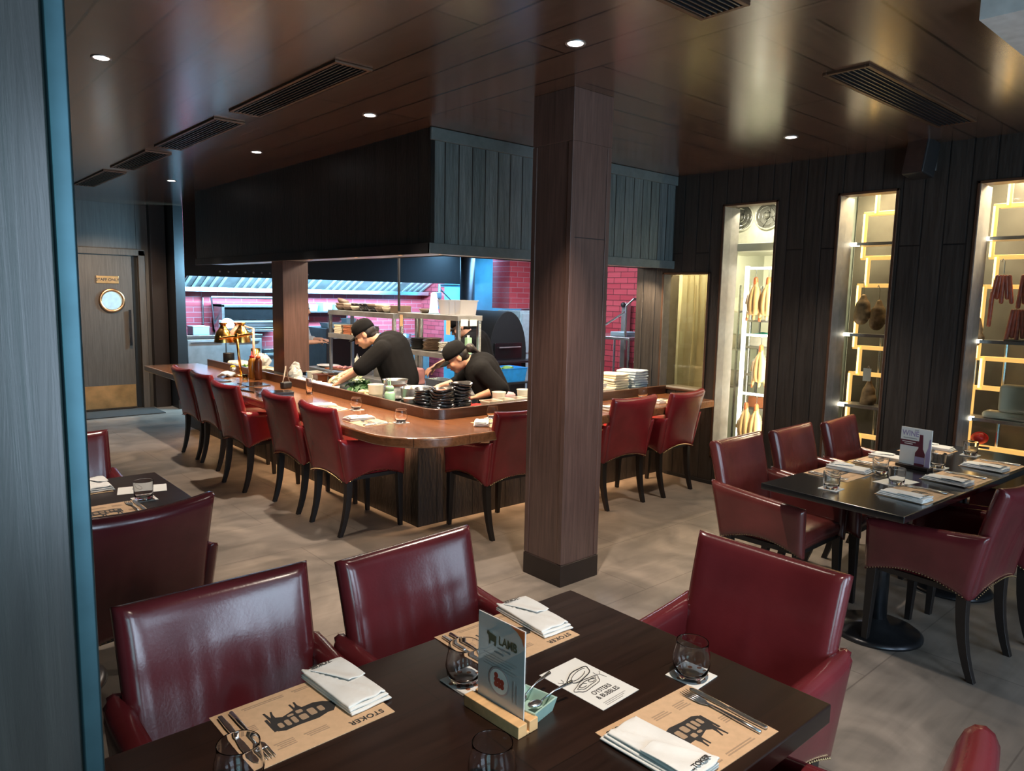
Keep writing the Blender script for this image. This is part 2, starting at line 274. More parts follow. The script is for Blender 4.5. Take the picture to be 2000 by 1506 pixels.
# ------------------------------------------------------------------ mesh helpers
class MB:
    def __init__(s): s.v = []; s.f = []
    def add(s, vs, fs):
        n = len(s.v); s.v += [tuple(v) for v in vs]; s.f += [tuple(i+n for i in f) for f in fs]; return s
    def box(s, x0, x1, y0, y1, z0, z1, M=None):
        vs = [Vector((x, y, z)) for z in (z0, z1) for y in (y0, y1) for x in (x0, x1)]
        if M: vs = [M @ v for v in vs]
        return s.add(vs, [(0, 2, 3, 1), (4, 5, 7, 6), (0, 1, 5, 4), (2, 6, 7, 3), (0, 4, 6, 2), (1, 3, 7, 5)])
    def prism(s, poly, z0, z1, M=None):
        n = len(poly)
        a = sum(poly[i][0]*poly[(i+1) % n][1]-poly[(i+1) % n][0]*poly[i][1] for i in range(n))
        if a < 0: poly = poly[::-1]
        vs = [Vector((p[0], p[1], z0)) for p in poly]+[Vector((p[0], p[1], z1)) for p in poly]
        if M: vs = [M @ v for v in vs]
        return s.add(vs, [tuple(range(n))[::-1], tuple(range(n, 2*n))]+[(i, (i+1) % n, n+(i+1) % n, n+i) for i in range(n)])
    def tube(s, pts, rad, n=10, cap=True):
        pts = [Vector(p) for p in pts]; k = len(pts)
        if not isinstance(rad, (list, tuple)): rad = [rad]*k
        vs = []; ref = Vector((0, 0, 1))
        for i, p in enumerate(pts):
            d = (pts[min(i+1, k-1)]-pts[max(i-1, 0)]).normalized()
            if abs(d.dot(ref)) > 0.95: ref = Vector((1, 0, 0)) if abs(d.x) < 0.9 else Vector((0, 1, 0))
            a = d.cross(ref).normalized(); b = d.cross(a).normalized()
            for j in range(n):
                t = 2*PI*j/n; vs.append(p+rad[i]*(math.cos(t)*a+math.sin(t)*b))
            ref = b.cross(d)*1.0 if False else ref
        fs = [(i*n+j, i*n+(j+1) % n, (i+1)*n+(j+1) % n, (i+1)*n+j) for i in range(k-1) for j in range(n)]
        if cap: fs += [tuple(range(n))[::-1], tuple((k-1)*n+j for j in range(n))]
        return s.add(vs, fs)
    def lathe(s, prof, n=24, c=(0, 0, 0), M=None, cap0=True, cap1=True, closed=False):
        vs = []
        for r, z in prof:
            for j in range(n):
                t = 2*PI*j/n; v = Vector((r*math.cos(t), r*math.sin(t), z)); v = M @ v if M else v
                vs.append(v+Vector(c))
        k = len(prof); fs = [(i*n+j, i*n+(j+1) % n, (i+1)*n+(j+1) % n, (i+1)*n+j) for i in range(k-1) for j in range(n)]
        if closed: fs += [((k-1)*n+j, (k-1)*n+(j+1) % n, (j+1) % n, j) for j in range(n)]
        else:
            if cap0: fs.append(tuple(range(n))[::-1])
            if cap1: fs.append(tuple((k-1)*n+j for j in range(n)))
        return s.add(vs, fs)
    def ball(s, c, r, n=12, M=None, sc=(1, 1, 1)):
        prof = [(max(1e-4, math.sin(PI*i/(n-1))), -math.cos(PI*i/(n-1))) for i in range(n)]
        k = len(prof); vs = []
        for q, z in prof:
            for j in range(n+4):
                t = 2*PI*j/(n+4); v = Vector((q*math.cos(t)*sc[0]*r, q*math.sin(t)*sc[1]*r, z*sc[2]*r)); v = M @ v if M else v
                vs.append(v+Vector(c))
        m = n+4
        fs = [(i*m+j, i*m+(j+1) % m, (i+1)*m+(j+1) % m, (i+1)*m+j) for i in range(k-1) for j in range(m)]
        fs += [tuple(range(m))[::-1], tuple((k-1)*m+j for j in range(m))]
        return s.add(vs, fs)
    def cap(s, p0, p1, r0, r1, n=12):
        """tapered capsule"""
        p0 = Vector(p0); p1 = Vector(p1); d = (p1-p0).normalized(); pts = []; rs = []
        for i in range(4):
            t = PI/2*i/4; pts.append(p0-d*r0*math.cos(t)); rs.append(max(1e-3, r0*math.sin(t)))
        pts.append(p0); rs.append(r0); pts.append(p1); rs.append(r1)
        for i in range(1, 5):
            t = PI/2*i/4; pts.append(p1+d*r1*math.sin(t)); rs.append(max(1e-3, r1*math.cos(t)))
        return s.tube(pts, rs, n)
    def slab(s, fn, t, r=0.02, nu=14, nv=12, lu=1.0, lv=1.0):
        """rounded pad: fn(u,v)->Vector for u,v in 0..1; lu, lv its real size, t its thickness"""
        def samples(n, L):
            e = min(0.45, r/L); base = [0, e*0.12, e*0.45, e]; mid = [e+(1-2*e)*i/n for i in range(1, n)]
            return base+mid+[1-e, 1-e*0.45, 1-e*0.12, 1]
        us, vs_ = samples(nu, lu), samples(nv, lv); h = 1e-3
        def nrm(u, v):
            a = fn(min(u+h, 1), v)-fn(max(u-h, 0), v); b = fn(u, min(v+h, 1))-fn(u, max(v-h, 0)); return a.cross(b).normalized()
        F = []; B = []
        for v in vs_:
            for u in us:
                d = min(u*lu, (1-u)*lu, v*lv, (1-v)*lv); q = max(0.0, 1-d/r); k = math.sqrt(max(0, 1-q*q)); 
                p = fn(u, v); n_ = nrm(u, v); F.append(p+n_*t/2*k); B.append(p-n_*t/2*k)
        m, k = len(us), len(vs_); o = len(F); fs = []
        for j in range(k-1):
            for i in range(m-1):
                a = j*m+i; fs.append((a, a+1, a+m+1, a+m)); fs.append((o+a, o+a+m, o+a+m+1, o+a+1))
        s.add(F+B, fs); return s
    def build(s, name, mat, parent=None, smooth=False, bevel=0, seg=2, auto=None, remesh=0, sub=0, weld=False, solid=0):
        me = bpy.data.meshes.new(name); me.from_pydata([tuple(v) for v in s.v], [], s.f); me.update()
        if weld:
            bm = bmesh.new(); bm.from_mesh(me); bmesh.ops.remove_doubles(bm, verts=bm.verts, dist=1e-5); bmesh.ops.recalc_face_normals(bm, faces=bm.faces); bm.to_mesh(me); bm.free()
        me.materials.append(MATS[mat] if isinstance(mat, str) else mat)
        o = bpy.data.objects.new(name, me); COL.objects.link(o)
        if parent is not None: o.parent = parent
        if smooth or remesh:
            for p in me.polygons: p.use_smooth = True
        if solid:
            md = o.modifiers.new('solid', 'SOLIDIFY'); md.thickness = solid; md.offset = 0
        if remesh:
            md = o.modifiers.new('remesh', 'REMESH'); md.mode = 'VOXEL'; md.voxel_size = remesh; md.use_smooth_shade = True
            md = o.modifiers.new('smooth', 'SMOOTH'); md.iterations = 3; md.factor = 0.5
        if bevel:
            md = o.modifiers.new('bevel', 'BEVEL'); md.width = bevel; md.segments = seg; md.limit_method = 'ANGLE'; md.angle_limit = R(40)
            for p in me.polygons: p.use_smooth = True
            wn = o.modifiers.new('wn', 'WEIGHTED_NORMAL'); wn.keep_sharp = True
        if sub:
            md = o.modifiers.new('sub', 'SUBSURF'); md.levels = sub; md.render_levels = sub
        return o
def tag(o, label=None, cat=None, group=None, kind=None):
    if label: o['label'] = label
    if cat: o['category'] = cat
    if group: o['group'] = group
    if kind: o['kind'] = kind
    return o
def thing(name, label, cat, loc=(0, 0, 0), rz=0, group=None, kind=None):
    o = bpy.data.objects.new(name, None); o.empty_display_size = 0.05; COL.objects.link(o)
    o.location = loc; o.rotation_euler = (0, 0, R(rz)); return tag(o, label, cat, group, kind)
KIDS = {}
def kids(o): return [c for c in bpy.data.objects if c.parent == o]
def dup(root, loc=None, rz=None, label=None, group=None, parent=None, scale=None):
    c = root.copy(); COL.objects.link(c); c.parent = parent
    if loc is not None: c.location = loc
    if rz is not None: c.rotation_euler = (0, 0, R(rz))
    if label: c['label'] = label
    if group: c['group'] = group
    if scale: c.scale = (scale, scale, scale) if not isinstance(scale, tuple) else scale
    for k in kids(root): dup(k, parent=c)
    return c
def struct(o, label=None): tag(o, label, None, None, 'structure'); return o
def offs(o, loc, rz=0):
    o.location = loc; o.rotation_euler = (0, 0, R(rz)); return o
def text(name, body, size, mat, parent, loc, rot=(0, 0, 0), align='CENTER', ext=0.0002, sx=1.0, bold=0.0, spacing=1.0):
    cu = bpy.data.curves.new(name, 'FONT'); cu.body = body; cu.size = size; cu.align_x = align; cu.align_y = 'CENTER'; cu.extrude = ext; cu.offset = bold; cu.space_character = spacing
    o = bpy.data.objects.new(name, cu); COL.objects.link(o)
    bpy.context.view_layer.update()
    me = bpy.data.meshes.new_from_object(o.evaluated_get(bpy.context.evaluated_depsgraph_get()))
    COL.objects.unlink(o); bpy.data.objects.remove(o)
    me.materials.clear(); me.materials.append(MATS[mat]); t = bpy.data.objects.new(name, me); COL.objects.link(t)
    t.parent = parent; t.location = loc; t.rotation_euler = [R(a) for a in rot]; t.scale = (sx, 1, 1); return t
# ================================================================== room shell
HC = 2.69; WX = 5.46
def quad_obj(name, faces_mats):
    """faces_mats: list of (MB, material) joined into one mesh"""
    me = bpy.data.meshes.new(name); vs = []; fs = []; mi = []; mats = []
    for mb, mt in faces_mats:
        if mt not in mats: mats.append(mt)
        n = len(vs); vs += mb.v; fs += [tuple(i+n for i in f) for f in mb.f]; mi += [mats.index(mt)]*len(mb.f)
    me.from_pydata([tuple(v) for v in vs], [], fs); me.update()
    for mt in mats: me.materials.append(MATS[mt])
    for p, i in zip(me.polygons, mi): p.material_index = i
    o = bpy.data.objects.new(name, me); COL.objects.link(o); return o
struct(MB().box(-3.1, 9.5, -2.6, 12.2, -0.12, 0).build('floor', 'floor_tile'))
struct(quad_obj('ceiling', [(MB().box(-3.1, 2.79, -2.6, 12.2, HC, HC+0.1), 'ceiling_boards_y'), (MB().box(2.79, 9.5, -2.6, 12.2, HC, HC+0.1), 'ceiling_boards_x')]))
# ---- right wall with its four glazed openings
wins = {1: (3.62, 4.12, 0.79, 1.85), 2: (3.025, 3.525, 0.24, 2.41), 3: (2.12, 2.55, 0.30, 2.415), 4: (1.14, 1.64, 0.30, 2.415)}
mb = MB(); T = 0.12; y0 = -2.6
for k in (4, 3, 2, 1):
    a, b, z0, z1 = wins[k]
    mb.box(WX, WX+T, y0, a, 0, HC); mb.box(WX, WX+T, a, b, 0, z0); mb.box(WX, WX+T, a, b, z1, HC); y0 = b
mb.box(WX, WX+T, y0, 4.42, 0, HC)
struct(mb.build('wall_right', 'charred_x'))
for k, (a, b, z0, z1) in wins.items():
    f = MB(); w = 0.018; x0, x1 = WX-0.012, WX+T
    f.box(x0, x1, a, a+w, z0, z1); f.box(x0, x1, b-w, b, z0, z1); f.box(x0, x1, a, b, z0, z0+w); f.box(x0, x1, a, b, z1-w, z1)
    fo = struct(f.build('window_%d' % k, 'bronze_frame', bevel=0.002))
    rv = MB(); rv.box(WX-0.008, WX+0.22, b-w-0.004, b-w, z0+w, z1-w); rv.box(WX-0.008, WX+0.22, a+w, a+w+0.004, z0+w, z1-w)
    rv.box(WX-0.008, WX+0.22, a+w, b-w, z0+w, z0+w+0.004)
    rv.build('reveal', 'steel_reveal', fo)
    MB().box(WX+0.09, WX+0.096, a+w, b-w, z0+w, z1-w).build('pane', 'window_pane' if k > 1 else 'curtain_pane', fo)
# ---- other walls of the dining room
struct(MB().box(-3.1, 3.05, 10.62, 10.74, 0, HC).build('wall_back', 'wall_panel'))
struct(MB().box(-3.1, -3.0, -2.6, 10.62, 0, HC).build('wall_left', 'wall_panel'))
struct(MB().box(-3.1, WX, -2.6, -2.5, 0, HC).build('wall_front', 'charred_y_daylit'))
# street windows behind the camera, where the daylight comes in
for k, (xc) in enumerate((-0.6, 1.3, 3.3)):
    f = MB()
    for a, b, z0, z1 in ((-.66, -.60, .3, 2.5), (.60, .66, .3, 2.5), (-.66, .66, .24, .30), (-.66, .66, 2.5, 2.56)): f.box(xc+a, xc+b, -2.5, -2.44, z0, z1)
    fo = struct(f.build('window_%d' % (k+5), 'bronze_frame', bevel=0.003))
    MB().box(xc-.6, xc+.6, -2.495, -2.485, .3, 2.5).build('pane', 'day_pane', fo)
# ---- kitchen walls
struct(MB().box(3.05, 7.6, 11.0, 11.1, 0, HC).build('wall_kitchen_back', 'brick'))
struct(quad_obj('wall_kitchen_right', [(MB().box(7.5, 7.6, 4.3, 8.3, 0, HC), 'brick_side'), (MB().box(7.5, 7.6, 8.3, 10.3, 0, HC), 'bluewall'), (MB().box(7.5, 7.6, 10.3, 11.0, 0, HC), 'brick_side')]))
struct(MB().box(WX+T, 7.6, 4.32, 4.42, 0, HC).build('wall_kitchen_near', 'charred_y_daylit'))
# pilaster where the kitchen opening begins
struct(quad_obj('trim_1', [(MB().box(3.05, 3.17, 10.2, 11.0, 0, HC), 'black')]))
struct(MB().box(2.84, 3.03, 10.50, 10.618, 0, HC).build('trim_2', 'dark_trim'))
struct(MB().box(3.035, 3.18, 10.185, 10.2, 0, 0.12).build('baseboard_pilaster', 'dark_trim'))
struct(MB().box(WX-0.015, WX-0.001, -2.5, 4.0, 0, 0.03).build('baseboard_right', 'black'))
# ---- staff door in the back wall
d = struct(MB().box(1.86, 2.62, 10.575, 10.618, 0.01, 2.02).build('door_1', 'door_wood', bevel=0.003), 'dark wooden staff door with a round porthole')
for a, b, z0, z1 in ((1.78, 1.85, 0, 2.1), (2.70, 2.78, 0, 2.1), (1.78, 2.78, 2.03, 2.11)):
    MB().box(a, b, 10.55, 10.617, z0, z1).build('door_frame', 'door_wood', d, bevel=0.004)
MB().box(2.63, 2.69, 10.60, 10.617, 0.01, 2.02).build('door_gap', 'black_matte', d)
MB().box(1.88, 2.61, 10.566, 10.575, 0.03, 0.33).build('kick_plate', 'brass_plate', d)
pc = (2.37, 10.56, 1.44); Mx = Matrix.Rotation(R(90), 4, 'X')
MB().lathe([(0.155, -0.012), (0.155, 0.006), (0.148, 0.016), (0.125, 0.016), (0.118, 0.004), (0.118, -0.012)], 40, pc, Mx, closed=True).build('porthole_ring', 'copper', d, smooth=True)
MB().lathe([(0.12, -0.008), (0.12, 0.0)], 40, pc, Mx).build('porthole_glass', 'blue_panel', d)
MB().box(2.20, 2.46, 10.564, 10.574, 1.66, 1.755).build('sign_plate', 'brass_plate', d, bevel=0.003)
text('sign_lettering', 'STAFF ONLY', 0.048, 'ink', d, (2.33, 10.5625, 1.707), (90, 0, 0), bold=0.0012)
hm = MB().box(2.555, 2.585, 10.53, 10.55, 0.85, 1.32); hm.box(2.56, 2.58, 10.55, 10.576, 0.9, 0.92).box(2.56, 2.58, 10.55, 10.576, 1.25, 1.27)
hm.build('door_handle', 'black_gloss', d, bevel=0.003)
tag(MB().box(1.75, 2.8, 9.95, 10.5, 0.001, 0.012).build('door_mat', 'mat_dark'), 'dark entrance mat lying before the staff door', 'mat')
# ---- square columns
def column(x0, x1, y0, y1, z0, z1, label, name='column', panels=True, mat='column_wood', cap=2.42, seam=1.93):
    o = thing(name, label, 'column', ((x0+x1)/2, (y0+y1)/2, z0)); w = (x1-x0)/2; d = (y1-y0)/2; h = z1-z0
    i = 0.006
    MB().box(-w+i, w-i, -d+i, d-i, 0, h).build('core', mat, o)
    if panels:
        st = 0.032
        for sx in (-1, 1):
            for sy in (-1, 1):
                m = MB(); ax, bx = sorted((sx*w, sx*(w-st))); ay, by = sorted((sy*d, sy*(d-st)))
                m.box(ax, bx, ay, by, 0.13, cap-z0).build('corner_strip', mat, o, bevel=0.002)
        MB().box(-w, w, -d, d, cap-z0+0.004, h).build('head_casing', mat, o, bevel=0.002)
        MB().box(-w-0.002, w+0.002, -d-0.002, d+0.002, 0, 0.125).build('plinth', 'dark_trim', o, bevel=0.003)
        MB().box(-w+0.03, w-0.03, -d+0.0045, d-0.0045, seam-z0-0.002, seam-z0+0.002).build('panel_seam', 'black', o)
    return o
column(2.79, 3.095, 2.715, 3.02, 0, HC, 'square dark wood panelled column standing free in the middle of the room')
column(2.93, 3.195, 6.60, 6.86, 0.83, 1.90, 'short wooden post rising from the bar to the canopy above', panels=False)
p = column(-0.42, 0.195, 1.03, 1.24, 0, HC, 'broad grey wood pillar right beside the camera at the left edge', panels=False, mat='pillar_wood')
MB().box(0.195-0.3075+0.1125+0.0, 0.3105, -0.107, 0.105, 0, HC).v
MB().box(0.2835, 0.3085, -0.108, 0.105, 0, HC).build('corner_trim', 'trim_metal', p, bevel=0.004)
# ---- canopy above the bar
cn = thing('bar_canopy', 'black charred timber canopy boxed in above the corner bar', 'canopy', (2.81, 4.02, 1.88))
def cb(name, mat, *a, **k): 
    a = list(a); return MB().box(a[0]-2.81, a[1]-2.81, a[2]-4.02, a[3]-4.02, a[4]-1.88, a[5]-1.88).build(name, mat, cn, **k)
cb('side_cladding', 'charred_x', 2.81, 2.84, 4.02, 8.6, 1.93, HC)
cb('front_cladding', 'charred_y_daylit', 2.842, WX, 4.02, 4.05, 1.93, HC)
cb('top_board', 'grey_board', 2.80, WX, 4.0, 4.02, 2.61, HC-0.002, bevel=0.003)
cb('bottom_board', 'black', 2.79, 2.812, 4.0, 8.6, 1.88, 1.95, bevel=0.003)
cb('bottom_board', 'grey_board', 2.79, WX, 3.998, 4.02, 1.88, 1.95, bevel=0.003)
cb('soffit', 'steel_dull', 2.80, 3.16, 4.36, 8.6, 1.895, 1.905)
cb('soffit', 'steel_dull', 2.80, WX, 4.01, 4.36, 1.895, 1.905)
cb('inner_lining', 'black_matte', 3.16, 3.18, 4.36, 8.6, 1.89, HC)
cb('inner_lining', 'black_matte', 3.16, WX, 4.36, 4.38, 1.89, HC)
cb('end_board', 'black_matte', 2.812, 3.16, 8.57, 8.6, 1.9, HC)
# downlights
def dl(x, y, z, label, name='downlight', r=0.033, disc='lamp_disc', grp=None):
    o = thing(name, label, 'light', (x, y, z), group=grp)
    MB().lathe([(r, -0.001), (r*1.35, -0.004), (r*1.38, -0.001), (r*1.38, 0.0), (r, 0.0)], 24, closed=True).build('trim_ring', 'steel_dull', o, smooth=True)
    MB().lathe([(r*0.98, -0.0022), (r*0.98, -0.0008)], 24).build('lens', disc, o); return o
names = ['recessed downlight nearest the grey pillar, high at the left', 'recessed downlight beside the near canopy corner', 'recessed downlight over the middle bar armchairs', 'recessed downlight nearest the staff door', 'recessed downlight in front of the free-standing column', 'recessed downlight nearest the wall speaker']
for (x, y), n in zip(DOWN, names): dl(x, y, HC, n)
sn = ['small amber spot under the canopy near its far end', 'small amber spot under the canopy just past the short post', 'small amber spot under the canopy side, second from the corner', 'small amber spot under the canopy side, next to the corner', 'small amber spot under the canopy corner', 'small amber spot under the canopy front, left of the free column', 'small amber spot under the canopy front, behind the free column', 'small amber spot under the canopy front, beside the right wall']
for (x, y), n in zip(SOFFIT[:8], sn): dl(x, y, 1.895, n, 'canopy_spot', 0.022, 'soffit_disc')
# ceiling air grilles
def grille(x0, x1, y0, y1, label):
    long_y = (y1-y0) > (x1-x0); o = thing('air_grille', label, 'vent', ((x0+x1)/2, (y0+y1)/2, HC)); w = (x1-x0)/2; d = (y1-y0)/2
    f = MB(); t = 0.02
    f.box(-w, w, -d, -d+t, -0.012, 0).box(-w, w, d-t, d, -0.012, 0).box(-w, -w+t, -d+t, d-t, -0.012, 0).box(w-t, w, -d+t, d-t, -0.012, 0)
    f.build('frame', 'bronze_frame', o, bevel=0.002)
    MB().box(-w+t, w-t, -d+t, d-t, -0.003, -0.001).build('backing', 'black_matte', o)
    n = 7
    for i in range(n):
        if long_y:
            c = -w+t+(2*(w-t))*(i+0.5)/n; MB().box(c-0.003, c+0.003, -d+t, d-t, -0.011, -0.003).build('louvre', 'steel_dark', o)
        else:
            c = -d+t+(2*(d-t))*(i+0.5)/n; MB().box(-w+t, w-t, c-0.003, c+0.003, -0.011, -0.003).build('louvre', 'steel_dark', o)
grille(1.70, 1.90, 3.21, 4.55, 'long black air grille nearest the camera in the left-hand ceiling row')
grille(1.70, 1.90, 4.80, 6.08, 'second air grille of the left-hand ceiling row')
grille(1.70, 1.90, 6.32, 7.43, 'third air grille of the left-hand ceiling row')
grille(1.70, 1.90, 7.68, 9.0, 'farthest air grille of the ceiling row, towards the staff door')
grille(3.46, 4.93, 1.52, 1.74, 'long air grille above the right-hand table')
grille(1.0, 2.47, 1.53, 1.74, 'air grille cut by the top edge of the view')
struct(MB().box(3.02, WX, -2.5, 0.955, 2.62, HC).build('trim_bulkhead', 'poly_grey'))
# speaker on the right wall
sp_ = thing('wall_speaker', 'small black loudspeaker tilted down, fixed high on the right wall', 'speaker', (5.46, 1.93, 2.55))
mt = Matrix.Rotation(R(-12), 4, 'Z') @ Matrix.Rotation(R(12), 4, 'Y')
MB().box(-0.20, -0.06, -0.075, 0.075, -0.12, 0.12, mt).build('cabinet', 'black', sp_, bevel=0.012)
MB().box(-0.203, -0.20, -0.066, 0.066, -0.11, 0.11, mt).build('grille_cloth', 'steel_dark', sp_)
MB().tube([(-0.1, 0, 0), (-0.001, 0, 0.02)], 0.015).box(-0.012, -0.001, -0.03, 0.03, -0.04, 0.06).build('bracket', 'steel_dull', sp_)

# ================================================================== the bar
bar = thing('bar_counter', 'long L-shaped wooden bar wrapped around the open kitchen', 'bar counter', (2.76, 4.08, 0))
def L_poly(x, y, rad, x1, y1, w, n=10, inner_r=0.05):
    """outer corner at (x,y); runs to y1 along +y and x1 along +x; band width w"""
    pts = [(x1, y), (x+rad, y)]
    pts += [(x+rad-rad*math.sin(PI/2*i/n), y+rad-rad*math.cos(PI/2*i/n)) for i in range(1, n)]
    pts += [(x, y+rad), (x, y1), (x+w, y1), (x+w, y+w+inner_r)]
    pts += [(x+w+inner_r-inner_r*math.cos(PI/2*i/5), y+w+inner_r-inner_r*math.sin(PI/2*i/5)) for i in range(1, 5)]
    pts += [(x+w+inner_r, y+w), (x1, y+w)]
    return pts
def sub(P, c=(2.76, 4.08)): return [(a-c[0], b-c[1]) for a, b in P]
def lp2(xo, yo, ro, xi, yi, ri, x1, y1, n=12):
    """L ring between an outer rounded corner and an inner rounded corner"""
    pts = [(x1, yo), (xo+ro, yo)]+[(xo+ro-ro*math.sin(PI/2*i/n), yo+ro-ro*math.cos(PI/2*i/n)) for i in range(1, n)]+[(xo, yo+ro), (xo, y1), (xi, y1)]
    pts += [(xi, yi+ri)]+[(xi+ri-ri*math.cos(PI/2*i/n), yi+ri-ri*math.sin(PI/2*i/n)) for i in range(1, n)]+[(xi+ri, yi), (x1, yi)]
    return pts
BX1, BY1 = WX-0.002, 8.8
MB().prism(sub(lp2(2.265, 3.506, 0.42, 2.86, 4.03, 0.14, BX1, BY1)), 0.685, 0.75).build('worktop', 'counter_wood', bar, bevel=0.012, seg=3)
MB().prism(sub(lp2(2.855, 4.025, 0.15, 2.885, 4.055, 0.12, BX1, 8.5)), 0.70, 0.822).build('rim', 'rim_wood', bar, bevel=0.006)
MB().prism(sub(lp2(2.886, 4.056, 0.12, 3.29, 4.44, 0.05, BX1, 8.3)), 0.745, 0.76).build('preparation_top', 'steel', bar)
MB().box(0, 0.09, 0.09, BY1-4.08-0.06, 0, 0.685).build('side_panel', 'pedestal_char', bar)
MB().box(0.0, BX1-2.76, -0.0, 0.09, 0, 0.685).build('front_panel', 'pedestal_char_x', bar)
MB().box(0.36, 0.50, 0.36, 4.2, 0.0, 0.744).build('inner_cabinet', 'steel_dull', bar)
MB().box(0.4, BX1-2.76, 0.2, 0.36, 0.0, 0.745).build('inner_cabinet', 'steel_dull', bar)
MB().box(-0.02, 0.02, BY1-4.08-0.5, BY1-4.08-0.02, 0.0, 0.685).build('end_panel', 'dark_trim', bar)
# warm strip light under the worktop
for nm, a in (('under_counter_strip', (0.0-0.03, -0.012, 0.3, 4.3, 0.668, 0.684)), ('under_counter_strip', (0.3, 2.6, -0.03, -0.012, 0.668, 0.684))):
    MB().box(*a).build(nm, 'led_warm', bar)
area('strip_left', (2.70, 6.1, 0.665), (0, 0, 0), 0.03, 4.0, 30, (1.0, 0.62, 0.34))
area('strip_front', (4.2, 4.03, 0.665), (0, 0, 0), 2.4, 0.03, 20, (1.0, 0.62, 0.34))

# ================================================================== chairs
def chair_tpl(leather, label):
    o = thing('armchair', label, 'chair')
    def back(u, v):
        x = (u-0.5); zt = 0.36+0.045*(1-(2*x)**2); z = zt+(0.874-zt-0.012*(1-(2*x)**2))*v
        w = 0.47+0.02*v; y = -0.205-0.095*v**1.4-0.028*(1-(2*x)**2)*(0.4+0.6*v)
        y += (0.0 if leather == 'leather_bar' else 0.0045)*math.sin(x*58+2.5*v)*max(0, 1-abs(x+.03)*3.6)*max(0, math.sin(PI*min(1, v*1.2)))**.7
        return Vector((x*w, y, z))
    MB().slab(back, 0.068, 0.034, 16, 12, 0.49, 0.5).build('backrest', leather, o, smooth=True, weld=True)
    for s in (-1, 1):
        def arm(u, v, s=s):
            y = -0.225-0.060*v*(1-u)**2+0.455*u; zb = 0.365+0.055*math.sin(PI*u)-0.0*u
            zt = 0.672-0.052*u**0.7; z = zb+(zt-zb)*v
            return Vector((s*(0.236+0.018*v-0.008*u), y, z))
        MB().slab(arm, 0.066, 0.032, 10, 8, 0.455, 0.27).build('arm', leather, o, smooth=True, weld=True)
    def seat(u, v):
        x, y = u-0.5, v-0.5
        return Vector((x*0.45, 0.0+y*0.43, 0.425+0.022*(1-(2*x)**2)*(1-(2*y)**2)))
    MB().slab(seat, 0.09, 0.035, 8, 8, 0.45, 0.43).build('seat', leather, o, smooth=True, weld=True)
    MB().box(-0.225, 0.225, -0.2, 0.2, 0.375, 0.40).build('seat_frame', 'chair_leg', o)
    for sx in (-1, 1):
        m = MB(); k = 4
        def bar_leg(p0, p1, p2, w0, w1):
            m = MB(); rings = []
            for i in range(7):
                t = i/6; p = Vector(p0)*(1-t)**2+2*t*(1-t)*Vector(p1)+Vector(p2)*t*t; w = w0+(w1-w0)*t
                rings += [p+Vector((a*w, b*w, 0)) for a, b in ((-1, -1), (1, -1), (1, 1), (-1, 1))]
            fs = [(i*4+j, i*4+(j+1) % 4, i*4+4+(j+1) % 4, i*4+4+j) for i in range(6) for j in range(4)]+[(3, 2, 1, 0), (24, 25, 26, 27)]
            return m.add(rings, fs)
        bar_leg((sx*0.222, 0.195, 0.39), (sx*0.224, 0.2, 0.2), (sx*0.224, 0.207, 0.0), 0.022, 0.0135).build('leg', 'chair_leg', o, bevel=0.002)
        bar_leg((sx*0.212, -0.190, 0.39), (sx*0.212, -0.185, 0.17), (sx*0.206, -0.25, 0.0), 0.023, 0.0145).build('leg', 'chair_leg', o, bevel=0.002)
    nb = MB()
    def nail(p):
        r = 0.0042; nb.add([(p[0]+r, p[1], p[2]), (p[0]-r, p[1], p[2]), (p[0], p[1]+r, p[2]), (p[0], p[1]-r, p[2]), (p[0], p[1], p[2]+r), (p[0], p[1], p[2]-r)], [(0, 2, 4), (2, 1, 4), (1, 3, 4), (3, 0, 4), (2, 0, 5), (1, 2, 5), (3, 1, 5), (0, 3, 5)])
    for i in range(33):
        u = 0.05+0.9*i/32
        for s in (-1, 1): nail((s*(0.236+0.0300-0.008*u), -0.225+0.455*u, 0.375+0.055*math.sin(PI*u)))
    for i in range(30):
        x = -0.47+0.94*i/29; nail((x*0.47, -0.241-0.012*(1-(2*x)**2), 0.372+0.045*(1-(2*x)**2)))
    nb = nb.build('nailhead_trim', 'brass_nail', o); nb['label'] = 'rows of small brass nailheads'; nb['kind'] = 'stuff'
    return o
CH = []
def chair(tpl, x, y, rz, label, group=None):
    if not tpl.get('used'):
        tpl['used'] = 1; o = tpl; o.location = (x, y, 0); o.rotation_euler = (0, 0, R(rz)); o['label'] = label
        if group: o['group'] = group
        return o
    return dup(tpl, (x, y, 0), rz, label, group)
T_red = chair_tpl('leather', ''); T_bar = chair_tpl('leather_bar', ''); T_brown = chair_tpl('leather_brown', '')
G1 = 'armchairs around the foreground table'; G2 = 'armchairs along the bar'; G3 = 'armchairs around the right-hand table'; G4 = 'armchairs at the left-hand table'
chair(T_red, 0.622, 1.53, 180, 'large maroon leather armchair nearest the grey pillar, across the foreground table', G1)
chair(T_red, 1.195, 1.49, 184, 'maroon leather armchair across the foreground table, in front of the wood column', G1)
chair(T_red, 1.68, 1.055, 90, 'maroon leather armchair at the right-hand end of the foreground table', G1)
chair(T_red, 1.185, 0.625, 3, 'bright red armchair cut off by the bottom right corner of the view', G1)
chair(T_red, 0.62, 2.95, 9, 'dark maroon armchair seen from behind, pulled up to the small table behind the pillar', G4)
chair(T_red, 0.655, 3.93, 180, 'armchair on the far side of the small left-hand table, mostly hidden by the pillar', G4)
chair(T_bar, 2.495, 7.25, -90, 'red leather armchair at the bar, farthest from the camera and nearest the staff door', G2)
chair(T_bar, 2.49, 6.69, -90, 'red leather armchair at the bar, second from the far end', G2)
chair(T_bar, 2.40, 5.87, -88, 'red leather armchair at the bar in front of the black menu folders', G2)
